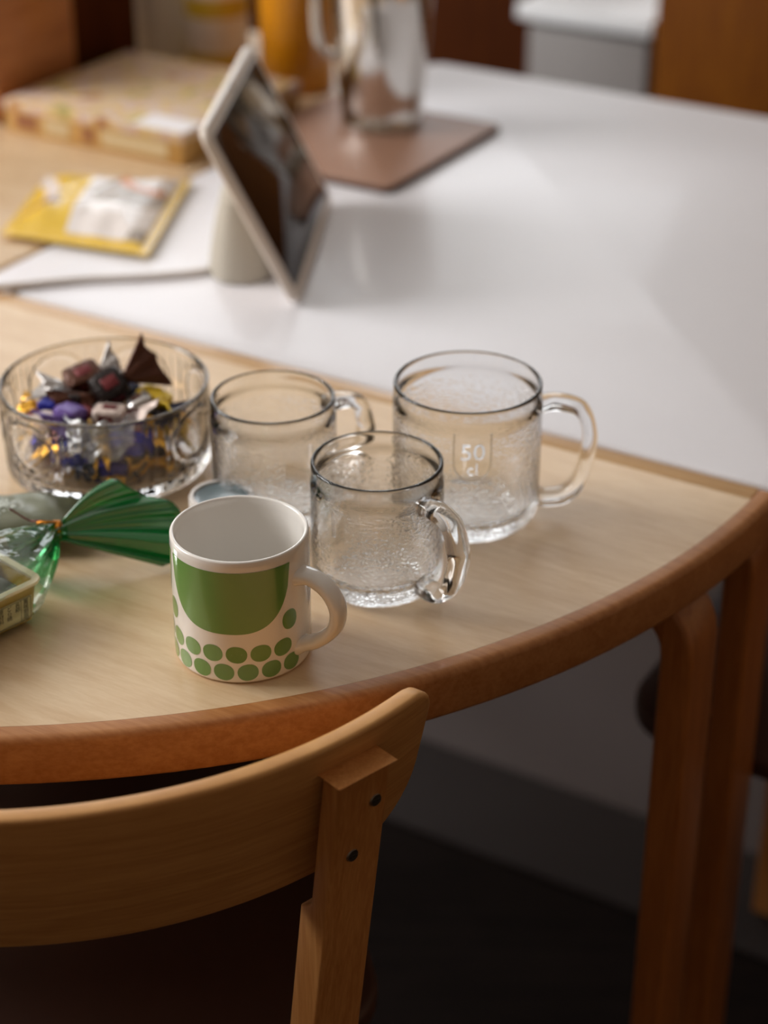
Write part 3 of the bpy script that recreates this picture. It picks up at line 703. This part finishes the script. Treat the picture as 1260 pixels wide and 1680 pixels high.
def crumpled_wrapper():
    vs_, fs = [], []; nx, ny = 18, 12
    rnd = random.Random(3)
    for j in range(ny + 1):
        for i in range(nx + 1):
            u, v = i / nx - .5, j / ny - .5
            vs_.append((u * 0.050 + rnd.uniform(-.0012, .0012), 0.010 - 0.045 * (u * u) * -1.6 + rnd.uniform(-.001, .001) + v * 0.012, v * 0.021 + 0.003 * math.sin(u * 19) + rnd.uniform(-.0016, .0016)))
    for j in range(ny):
        for i in range(nx): a = j * (nx + 1) + i; fs.append((a, a + 1, a + nx + 2, a + nx + 1))
    o = mesh('clear_wrapper', vs_, fs, 'wrap_film', None, loc=bw(0.002, -0.0700, 0.0460), sharp=None)
    o.modifiers.new('thickness', 'SOLIDIFY').thickness = 0.0002
    tag(o, 'crumpled clear plastic wrapper against the front inside of the candy bowl', 'wrapper')
crumpled_wrapper()

# ------------------------------------------------------------------ cellophane gift bag, tray, pouch
TIE = Vector((-0.2085, 1.083, T + 0.026))
def gift_bag():
    root = empty('cellophane_bag', (-0.24, 1.02, T)); tag(root, 'clear cellophane bag gathered into a green fan by a gold twist tie', 'bag')
    off = -Vector(root.location)
    # fan to the right of the tie
    outer = spline([(-0.1745, 1.1030, 0.0530), (-0.1560, 1.1010, 0.0440), (-0.1360, 1.1020, 0.0350), (-0.1300, 1.0960, 0.0270), (-0.1300, 1.0860, 0.0170), (-0.1330, 1.0790, 0.0060), (-0.142, 1.0780, 0.0025)], 12)
    vs_, fs = [], []; rows = 16; m = len(outer)
    for i in range(rows + 1):
        f = i / rows
        for j, q in enumerate(outer):
            s = j / (m - 1); p0 = TIE + Vector((0.003, 0.0035 * (0.5 - s) * 2, 0.0055 * (0.5 - s) * 2))
            p = p0.lerp(Vector((q.x, q.y, T + q.z)), f)
            tri = math.asin(math.sin(s * 2 * PI * 3.4 + 1.0 * math.sin(s * 7))) / (PI / 2); tr2 = math.asin(math.sin(s * 2 * PI * 8 + math.sin(s * 13))) / (PI / 2)
            ple = (tri * 0.0046 + tr2 * 0.0014) * (0.12 + 0.88 * f ** 1.2)
            p += Vector((0.15, -0.72, 0.62)) * ple
            p.z = max(p.z, T + 0.0012)
            p.z += 0.004 * math.sin(f * PI) * (1 - s)
            vs_.append(p + off)
    for i in range(rows):
        for j in range(m - 1): a = i * m + j; fs.append((a, a + 1, a + m + 1, a + m))
    fan = mesh('green_fan', vs_, fs, 'green_film', root, sharp=None); fan.modifiers.new('thickness', 'SOLIDIFY').thickness = 0.00025
    # loft from the tie back over the tray
    path = [(TIE, 0.0045, 0.005), (TIE + Vector((-0.004, -0.006, 0.000)), 0.007, 0.007), (Vector((-0.2170, 1.068, T + 0.0245)), 0.014, 0.012), (Vector((-0.2225, 1.056, T + 0.0225)), 0.022, 0.0165),
            (Vector((-0.2300, 1.042, T + 0.0205)), 0.029, 0.0185), (Vector((-0.2400, 1.027, T + 0.0205)), 0.0325, 0.0195), (Vector((-0.262, 1.003, T + 0.0205)), 0.0335, 0.0197), (Vector((-0.30, 0.962, T + 0.0205)), 0.0335, 0.0197), (Vector((-0.335, 0.925, T + 0.0200)), 0.031, 0.017)]
    rnd = random.Random(11); seg = 72
    def ring(k0, k1, sub):
        out = []
        for k in range(k0, k1):
            for q in range(sub):
                t = q / sub; (a, w0, h0), (b, w1, h1) = path[k], path[k + 1]
                out.append((a.lerp(b, t), w0 + (w1 - w0) * t, h0 + (h1 - h0) * t, k + t))
        a, w0, h0 = path[k1]; out.append((a, w0, h0, float(k1))); return out
    def loft(name, k0, k1, mat):
        rs = ring(k0, k1, 5); vs_, fs = [], []
        for c, wd, ht, kk in rs:
            tdir = Vector((-0.68, -0.73, 0)) if kk > 3 else (Vector((-0.3, -0.95, 0)).lerp(Vector((-0.68, -0.73, 0)), kk / 3)).normalized()
            sd = Vector((-tdir.y, tdir.x, 0)); gather = math.exp(-kk / 1.9); sq = 2 + 1.6 * min(1, kk / 4)
            for j, (x, y) in enumerate(superellipse(1, 1, sq, seg)):
                t = 2 * PI * j / seg
                ple = 1 + gather * 0.26 * math.sin(9 * t + 1.3 * math.sin(2 * t)) + 0.035 * math.sin(5 * t + kk * 2.1)
                p = c + sd * x * wd * ple + Vector((0, 0, y * ht * ple)); p.z = max(p.z, T + 0.0006); vs_.append(p + off)
        for i in range(len(rs) - 1):
            for j in range(seg): q = (j + 1) % seg; fs.append((i * seg + j, i * seg + q, (i + 1) * seg + q, (i + 1) * seg + j))
        return mesh(name, vs_, fs, mat, root, sharp=None)
    loft('green_neck', 0, 3, 'green_neck'); loft('clear_film', 3, 8, 'bag_film')
    # twist tie: three turns and two loose ends
    hel = [TIE + off + Vector((0.0010 * (t - 9) / 4, 0.0062 * math.cos(t), 0.0066 * math.sin(t))) for t in [i * 0.5 for i in range(38)]]
    sweep('twist_tie', hel, superellipse(0.0011, 0.0005, 2, 8), 'twist_gold', root, up=(1, 0, 0))
    tube('tie_end', [TIE + off + Vector((-0.002, -0.001, 0.0062)), TIE + off + Vector((-0.010, -0.002, 0.0085)), TIE + off + Vector((-0.017, 0.0, 0.0075)), TIE + off + Vector((-0.030, 0.004, 0.0140))], 0.0006, 'foil_red', root, n=6, seg=6)
    tube('tie_end', [TIE + off + Vector((0.000, -0.001, 0.0066)), TIE + off + Vector((-0.007, -0.003, 0.0080)), TIE + off + Vector((-0.012, -0.002, 0.0068))], 0.0011, 'twist_gold', root, n=6, seg=6)
M['green_neck'] = film('green_neck', (0.16, 0.62, 0.30, 1), 0.2, 0.08, 0.3, 80, C3(20, 128, 62), 0.30)
gift_bag()
def tray():
    # local x runs along the long side away from the tie, y to the far side
    root = empty('plastic_tray', (-0.2425, 1.0505, T), R(-133)); tag(root, 'yellow plastic tray of dark sweets inside the cellophane bag', 'tray')
    Lx, Wy, h = 0.105, 0.050, 0.031
    # tie side end is at x = 0; the front long side faces the camera (local +y is the camera side after the turn)
    z0 = 0.0035
    bm = bmesh.new(); n = 6
    def ringv(x0, x1, y0, y1, r, z): return [bm.verts.new((x, y, z)) for x, y in rrect(x0, x1, y0, y1, r, n)]
    o = [ringv(0.006, Lx - .006, 0.005, Wy - .005, 0.005, z0), ringv(0.0025, Lx - .0025, 0.0025, Wy - .0025, 0.006, h - 0.002)]
    i_ = [ringv(0.0036, Lx - .0036, 0.0036, Wy - .0036, 0.005, h - 0.002), ringv(0.0072, Lx - .0072, 0.0062, Wy - .0062, 0.004, z0 + 0.0015)]
    allr = o + i_
    for a, b in zip(allr[:-1], allr[1:]):
        for j in range(len(a)): q = (j + 1) % len(a); bm.faces.new((a[j], a[q], b[q], b[j]))
    bm.faces.new(o[0][::-1]); bm.faces.new(i_[-1])
    from_bm('body', bm, 'tray_yellow', root)
    bm = bmesh.new()
    def rv(d, z): return [bm.verts.new((x, y, z)) for x, y in rrect(-d, Lx + d, -d, Wy + d, 0.0085 + d, n)]
    rs = [rv(0, h - 0.002), rv(0.0006, h - 0.001), rv(0, h), rv(-0.0045, h), rv(-0.0045, h - 0.002)]
    for k2 in range(len(rs)):
        a, b = rs[k2], rs[(k2 + 1) % len(rs)]
        for j in range(len(a)): q = (j + 1) % len(a); bm.faces.new((a[j], a[q], b[q], b[j]))
    from_bm('rim', bm, 'tray_rim', root)
    # label on the camera side, with rows of small characters
    ys = Wy - 0.0028
    lab = empty('label', (0.052, Wy - 0.0041, 0.0140)); lab.parent = root; lab.rotation_euler = (R(95), 0, PI)
    plate('label_paper', rrect(-0.043, 0.043, -0.0085, 0.0085, 0.0006, 2), 0.0008, 0.0010, 'label_paper', lab)
    bm = bmesh.new(); e = 0.00022
    for (x0, x1, y0, y1) in ((-0.042, 0.042, 0.0076, 0.0079), (-0.042, 0.042, -0.0079, -0.0076), (0.0417, 0.042, -0.0079, 0.0079), (0.0345, 0.0348, -0.0079, 0.0079), (-0.042, -0.0417, -0.0079, 0.0079)):
        bm_box(x0, x1, y0, y1, 0.0010, 0.00108, bm=bm)
    from_bm('label_frame', bm, 'ink', lab, smooth=False)
    vs_, fs = [], []
    for c, col in enumerate(('賞味期限', '名称', 'どら焼', '原材料', '小豆餡', '内容量', '保存方法', '製造者')):
        for r_, chh in enumerate(col):
            vv, ff = text_mesh(chh, 0.0040, 0.00003); b0 = len(vs_)
            cx_ = 0.0382 - c * 0.0062; cy_ = 0.0052 - r_ * 0.0036
            vs_ += [Vector((v.x + cx_, v.y + cy_, 0.00112 + v.z)) for v in vv]; fs += [tuple(i + b0 for i in f) for f in ff]
    if vs_: mesh('label_print', vs_, fs, 'ink', lab, smooth=False)
    jl = plate('jelly_slab', rrect(0.009, Lx - .009, 0.008, Wy - .008, 0.004), z0 + 0.0017, h - 0.0075, 'jelly', None, bevel=0.0015)
    jl.location = root.location; jl.rotation_euler = root.rotation_euler
    tag(jl, 'dark slab of sweet jelly lying in the yellow tray', 'sweet')
tray()
def pouch():
    vs_, fs, nx, ny = [], [], 40, 20
    rnd = random.Random(5)
    for side in (1, -1):
        for j in range(ny + 1):
            for i in range(nx + 1):
                u, v = i / nx, j / ny * 2 - 1
                puff = (max(0, 1 - abs(v) ** 3)) ** 0.6 * min(1, (u / 0.10)) ** 0.6 * min(1, ((1 - u) / 0.16)) ** 0.55
                z = 0.0145 + side * 0.0120 * puff + 0.0012 * math.sin(u * 23 + v * 4) * puff
                vs_.append(((u - 1) * 0.13, v * 0.026, max(z, 0.0006)))
        o0 = 0 if side == 1 else (nx + 1) * (ny + 1)
        for j in range(ny):
            for i in range(nx): a = o0 + j * (nx + 1) + i; fs.append((a, a + 1, a + nx + 2, a + nx + 1))
    o = mesh('snack_pouch', vs_, fs, 'olive_film', None, loc=(-0.2015, 1.1215, T), rot=(0, 0, R(4)), sharp=None)
    tag(o, 'grey-green frosted plastic pouch between the candy bowl and cellophane bag', 'pouch')
    # frosted white marks printed on its upper side
    rnd = random.Random(2); vs_, fs = [], []
    for _ in range(150):
        x, y = -0.052 + rnd.gauss(0, .007), -0.004 + rnd.gauss(0, .006); s = rnd.uniform(.0005, .0012)
        z = 0.0145 + 0.0120 * (max(0, 1 - abs(y / .026) ** 3)) ** 0.6 + 0.0012 * math.sin((1 + x / 0.13) * 23 + y / .026 * 4) + 0.0006
        b0 = len(vs_); vs_ += [(x - s, y - s, z), (x + s, y - s * .4, z), (x + s * .5, y + s, z), (x - s * .7, y + s * .6, z)]; fs.append((b0, b0 + 1, b0 + 2, b0 + 3))
    mesh('frost_print', vs_, fs, 'frost', o, smooth=False)
    # folded dark seal at its end
    box('end_seal', -0.003, 0.009, -0.024, 0.024, 0.0135, 0.0150, 'olive_film', o, bevel=0.0004)
pouch()

# ------------------------------------------------------------------ tablet on its dock
def tablet():
    near = Vector((-0.0700, 1.5030, T + 0.004)); ax = R(84.96)
    root = empty('tablet', near, ax); tag(root, 'tablet computer with a cream bezel, leaning back on the white table', 'tablet')
    Lx, H = 0.256, 0.166; lean = math.atan2(0.0738, 0.1485)
    # local: x along the lower edge away from the camera, y to the back (dock side), slab leans back to +y
    def slab(name, x0, x1, y0, y1, z0, z1, mat, rad):
        o = plate(name, rrect(x0, x1, y0, y1, rad, 6), z0, z1, mat, root, bevel=min(0.003, (z1 - z0) * 0.4), seg=3)
        o.rotation_euler = (PI / 2 - lean, 0, 0); return o
    # plate lies in x, y and is tipped up: y of the plate becomes height, +z of the plate faces the front (-y)
    o = slab('back_shell', 0, Lx, 0, H, -0.008, 0.0, 'tablet_body', 0.014)
    o = slab('screen', 0.011, Lx - 0.011, 0.011, H - 0.011, -0.001, 0.0004, 'screen', 0.006)
    cmr = lathe('camera_lens', [(0, 0.0), (0.0022, 0.0), (0.0022, 0.0006), (0, 0.0006)], 'ink', root, seg=16); cmr.rotation_euler = (PI / 2 - lean, 0, 0)
    off = Matrix.Rotation(PI / 2 - lean, 4, 'X') @ Vector((Lx / 2, H - 0.0055, 0.0002)); cmr.location = off
    # the dock: fabric covered oval cone
    dk = empty('tablet_dock', near + Vector((0, 0, -0.004)), ax); tag(dk, 'pale grey fabric dock holding up the tablet', 'dock')
    vs_, fs = [], []; seg = 64
    for z, a, b, yc in ((0, 0.080, 0.030, 0.060), (0.002, 0.083, 0.0335, 0.060), (0.020, 0.080, 0.031, 0.0600), (0.045, 0.074, 0.0245, 0.0615), (0.068, 0.068, 0.0165, 0.0635), (0.074, 0.060, 0.010, 0.0655)):
        for x, y in superellipse(a, b, 2.6, seg): vs_.append((0.128 + x, yc + y, z))
    nr = 6
    for i in range(nr - 1):
        for j in range(seg): q = (j + 1) % seg; fs.append((i * seg + j, i * seg + q, (i + 1) * seg + q, (i + 1) * seg + j))
    fs += [tuple(range(seg))[::-1], tuple(range((nr - 1) * seg, nr * seg))]
    mesh('fabric_body', vs_, fs, 'fabric', dk)
    # white cable to the left
    c = tube('power_cable', [(-0.129, 1.600, T + 0.0035), (-0.160, 1.578, T + 0.0032), (-0.205, 1.567, T + 0.0032), (-0.26, 1.560, T + 0.0032), (-0.34, 1.540, T + 0.0040), (-0.42, 1.552, T + 0.0032), (-0.52, 1.60, T + 0.0032)], 0.0036, 'cord_white', None, n=10, seg=10)
    tag(c, 'white cable running left from the tablet dock', 'cable')
tablet()

# ------------------------------------------------------------------ trivet, jug, canisters
tr = empty('trivet', W(-0.040, 0.488), ANG); tag(tr, 'brown leather square mat under the steel jug', 'mat')
plate('pad', rrect(-0.105, 0.105, -0.116, 0.116, 0.010), 0.0002, 0.006, 'leather_edge', tr, bevel=0.001)
plate('leather_face', rrect(-0.1035, 0.1035, -0.1145, 0.1145, 0.009), 0.0058, 0.0072, 'leather', tr, bevel=0.0005)
def jug():
    root = empty('steel_jug', W(-0.047, 0.545, 0.0073), 0); tag(root, 'polished steel jug standing on the brown mat', 'jug')
    prof = [(0, 0), (0.040, 0), (0.0425, 0.002), (0.0425, 0.006), (0.0412, 0.008), (0.0445, 0.03), (0.0490, 0.08), (0.0525, 0.13), (0.0525, 0.17), (0.047, 0.185), (0.043, 0.188), (0.042, 0.186), (0.045, 0.17), (0.044, 0.13), (0.040, 0.01), (0, 0.008)]
    lathe('body', prof, 'steel', root, seg=96)
    a = R(200); d = Vector((math.cos(a), math.sin(a), 0))
    tube('handle', [d * 0.0510 + Vector((0, 0, 0.160)), d * 0.064 + Vector((0, 0, 0.158)), d * 0.071 + Vector((0, 0, 0.140)), d * 0.070 + Vector((0, 0, 0.100)), d * 0.062 + Vector((0, 0, 0.080)), d * 0.0475 + Vector((0, 0, 0.075))], 0.0055, 'steel', root, n=8, seg=14, up=(-d.y, d.x, 0))
    lathe('lid', [(0, 0.186), (0.0415, 0.186), (0.0415, 0.190), (0.030, 0.196), (0.006, 0.198), (0.006, 0.206), (0.009, 0.212), (0, 0.214)], 'steel', root, seg=64)
jug()
def canister(name, loc, r, h, mat, lid_mat, label, cat, bands=()):
    root = empty(name, loc); tag(root, label, cat)
    lathe('body', [(0, 0), (r - 0.003, 0), (r, 0.003), (r, h - 0.012), (r - 0.004, h - 0.004), (r - 0.006, h), (0, h)], mat, root, seg=64)
    lathe('lid', [(0, h + 0.0004), (r - 0.002, h + 0.0004), (r, h + 0.002), (r, h + 0.014), (r - 0.002, h + 0.016), (0, h + 0.016)], lid_mat, root, seg=64)
    for z0, z1 in bands:
        lathe('printed_band', [(r - 0.001, z0), (r + 0.0006, z0), (r + 0.0006, z1), (r - 0.001, z1), (r - 0.001, z0)], 'yellow_band', root, seg=64)
    return root
canister('canister', W(-0.205, 0.625, 0.0), 0.040, 0.17, 'amber_plastic', 'amber_plastic', 'amber plastic canister between the tablet and the steel jug', 'canister')
canister('food_tub', W(-0.328, 0.648, 0.0), 0.036, 0.16, 'plastic_white', 'plastic_white', 'white tub with yellow bands left of the amber canister', 'tub', ((0.004, 0.022), (0.062, 0.084)))
pr = empty('paper_roll', W(-0.416, 0.672, 0.0)); tag(pr, 'white paper towel roll standing behind the confectionery box', 'paper roll')
lathe('paper', [(0.016, 0), (0.038, 0), (0.0385, 0.001), (0.0385, 0.215), (0.038, 0.216), (0.016, 0.216), (0.016, 0)], 'paper_white', pr, seg=64)
lathe('core', [(0.0145, 0.0005), (0.0158, 0.0005), (0.0158, 0.2155), (0.0145, 0.2155), (0.0145, 0.0005)], 'cardboard', pr, seg=48)
# two little sweets at the left rim of the mat
candy(W(-0.110, 0.405, 0.0145), (0, 0, 30), 'foil_yellow', 'foil_gold', 'yellow wrapped candy on the brown mat beside the tablet', L=0.022, rad=0.0075, group='loose candies by the mat')
candy(W(-0.052, 0.362, 0.0070), (0, 0, -60), 'foil_cream', 'foil_silver', 'small white wrapped candy at the mat edge beside the tablet', L=0.018, rad=0.0065, group='loose candies by the mat')

# ------------------------------------------------------------------ confectionery box, wooden box, snack bag
def confection_box():
    root = empty('confectionery_box', W(-0.265, 0.4425), ANG); tag(root, 'flat gold box with a floral printed lid and white sticker', 'box')
    a, b, h = 0.115, 0.107, 0.034
    box('box_base', -a + .0015, a - .0015, -b + .0015, b - .0015, 0, h - 0.004, 'gold_box', root, bevel=0.0008)
    box('lid_paper', -a, a, -b, b, h - 0.0095, h, 'floral', root, bevel=0.001)
    box('sticker', 0.050, 0.112, -0.104, -0.066, h + 0.0001, h + 0.0004, 'sticker', root, bevel=0)
    for x0, x1, m in ((-0.062, -0.030, 'print_pale'), (-0.012, 0.002, 'print_brown'), (0.012, 0.095, 'print_pale'), (-0.100, -0.072, 'print_brown')):
        box('side_print', x0, x1, -b + 0.0009, -b + 0.0014, 0.006, h - 0.012, m, root, bevel=0)
confection_box()
wb = empty('wooden_box', W(-0.500, 0.405), ANG); tag(wb, 'brown wooden chest at the left edge beside the confectionery box', 'box')
box('front_panel', -0.11, 0.105, -0.060, -0.050, 0.003, 0.138, 'box_wood', wb, bevel=0.002)
box('back_panel', -0.11, 0.105, 0.062, 0.072, 0.003, 0.138, 'box_wood', wb, bevel=0.002)
box('side_panel', 0.0935, 0.105, -0.0498, 0.0618, 0.003, 0.138, 'box_wood', wb, bevel=0.002)
box('side_panel', -0.11, -0.0985, -0.0498, 0.0618, 0.003, 0.138, 'box_wood', wb, bevel=0.002)
box('base_panel', -0.0980, 0.0930, -0.0498, 0.0618, 0.0, 0.010, 'box_wood', wb, bevel=0.001)
box('lid', -0.113, 0.108, -0.063, 0.075, 0.1383, 0.150, 'box_wood', wb, bevel=0.003)
db = empty('bread_box', W(-0.500, 0.545), ANG); tag(db, 'dark brown wooden bread box behind the chest, left of the paper roll', 'box')
box('body', -0.11, 0.100, -0.060, 0.050, 0.004, 0.150, 'dark_wood', db, bevel=0.006, seg=4)
box('base_panel', -0.10, 0.090, -0.050, 0.040, 0, 0.004, 'dark_wood', db, bevel=0.001)
box('lid', -0.113, 0.103, -0.0615, 0.053, 0.1505, 0.168, 'dark_wood', db, bevel=0.005, seg=4)
def snack_bag():
    q = [Vector((-0.176, 0.092)), Vector((-0.030, 0.118)), Vector((-0.112, 0.297)), Vector((-0.240, 0.236))]
    n = 64; vs_, fs, mi = [], [], []
    root = W(-0.14, 0.185)
    rnd = random.Random(4)
    ph = [rnd.uniform(0, 6) for _ in range(6)]
    def P(u, v): return q[0] * (1 - u) * (1 - v) + q[1] * u * (1 - v) + q[2] * u * v + q[3] * (1 - u) * v
    def colour(u, v):
        if u > 0.93 or v < 0.08: return 0
        if u < 0.42:
            if 0.05 < u - (v - 0.30) * 0.25 < 0.30 and abs(v - 0.22 - 0.12 * math.sin(u * 6)) < 0.035: return 4
            if abs(u - 0.10 - 0.12 * math.sin(v * 4.2)) < 0.05 and v > 0.3: return 1
            return 0
        d = math.hypot((u - 0.76), (v - 0.76))
        if 0.10 < d < 0.17 and (u < 0.80 or v < 0.70): return 3
        if d < 0.10: return 1
        if math.sin(u * 7 + v * 4 + 0.5) + math.sin(v * 9 - u * 5) > 0.55: return 2
        return 1
    for side in (1, -1):
        o0 = len(vs_)
        for j in range(n + 1):
            for i in range(n + 1):
                u, v = i / n, j / n; e = min(u, 1 - u, v, 1 - v); puff = min(1, max(0, e - 0.055) / 0.22) ** 0.6
                p = P(u, v); w3 = W(p.x, p.y)
                wr = 0.0007 * math.sin(u * 22 + ph[0] + 3 * math.sin(v * 5 + ph[1])) * math.sin(v * 17 + ph[2]) + 0.0005 * math.sin(u * 31 + ph[3])
                if side == 1: z = 0.0060 + 0.017 * puff + wr * (0.25 + puff)
                else: z = max(0.0008, 0.0050 - 0.004 * puff)
                vs_.append((w3.x - root.x, w3.y - root.y, z))
        for j in range(n):
            for i in range(n):
                a = o0 + j * (n + 1) + i; fs.append((a, a + 1, a + n + 2, a + n + 1)); mi.append(colour((i + .5) / n, (j + .5) / n) if side == 1 else 0)
    # close the rim
    N = (n + 1) * (n + 1)
    rim = [i for i in range(n + 1)] + [(j + 1) * (n + 1) - 1 for j in range(1, n + 1)] + [n * (n + 1) + i for i in range(n - 1, -1, -1)] + [j * (n + 1) for j in range(n - 1, 0, -1)]
    for k2 in range(len(rim)):
        a, b = rim[k2], rim[(k2 + 1) % len(rim)]; fs.append((a, b, b + N, a + N)); mi.append(0)
    o = mesh('snack_bag', vs_, fs, ['snack_yellow', 'snack_white', 'snack_grey', 'snack_orange', 'snack_brown'], None, True, mi, loc=root, sharp=None)
    tag(o, 'flat yellow and white snack bag lying in front of the confectionery box', 'snack bag')
snack_bag()

# ------------------------------------------------------------------ furniture behind
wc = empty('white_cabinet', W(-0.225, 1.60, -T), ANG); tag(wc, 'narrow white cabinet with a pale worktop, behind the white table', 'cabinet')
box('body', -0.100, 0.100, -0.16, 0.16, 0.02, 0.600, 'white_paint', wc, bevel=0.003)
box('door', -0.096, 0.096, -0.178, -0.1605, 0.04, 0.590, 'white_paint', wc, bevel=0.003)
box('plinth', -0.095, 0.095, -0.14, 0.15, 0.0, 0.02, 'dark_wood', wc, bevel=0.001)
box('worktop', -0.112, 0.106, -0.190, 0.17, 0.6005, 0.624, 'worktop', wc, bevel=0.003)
def sideboard(name, t0, t1, n0, mat, label, h=0.92, doors=2):
    root = empty(name, W((t0 + t1) / 2, n0 + 0.2, -T), ANG); tag(root, label, 'cabinet'); hw = (t1 - t0) / 2
    box('body', -hw, hw, -0.18, 0.2, 0.05, h, mat, root, bevel=0.003)
    box('plinth', -hw + .02, hw - .02, -0.15, 0.19, 0, 0.05, 'dark_wood', root, bevel=0.001)
    for i in range(doors):
        x0 = -hw + 2 * hw * i / doors + 0.003; x1 = -hw + 2 * hw * (i + 1) / doors - 0.003
        d = box('door', x0, x1, -0.2, -0.1805, 0.06, h - 0.01, mat, root, bevel=0.002)
        lathe('knob', [(0, 0), (0.005, 0), (0.005, 0.012), (0.011, 0.018), (0.010, 0.024), (0, 0.026)], mat, d, seg=20, loc=((x1 - 0.04) if i % 2 == 0 else (x0 + 0.04), -0.2, h - 0.12), rot=(R(90), 0, 0))
sideboard('wooden_cabinet', -0.114, 0.86, 1.405, 'amber_wood', 'amber coloured wooden cabinet at the right, behind the white table')
sideboard('wooden_cabinet', -1.56, -0.36, 1.62, 'dark_wood', 'dark brown wooden cabinet behind the steel jug', doors=3)  # darker stain paints the shade on this cabinet's wood
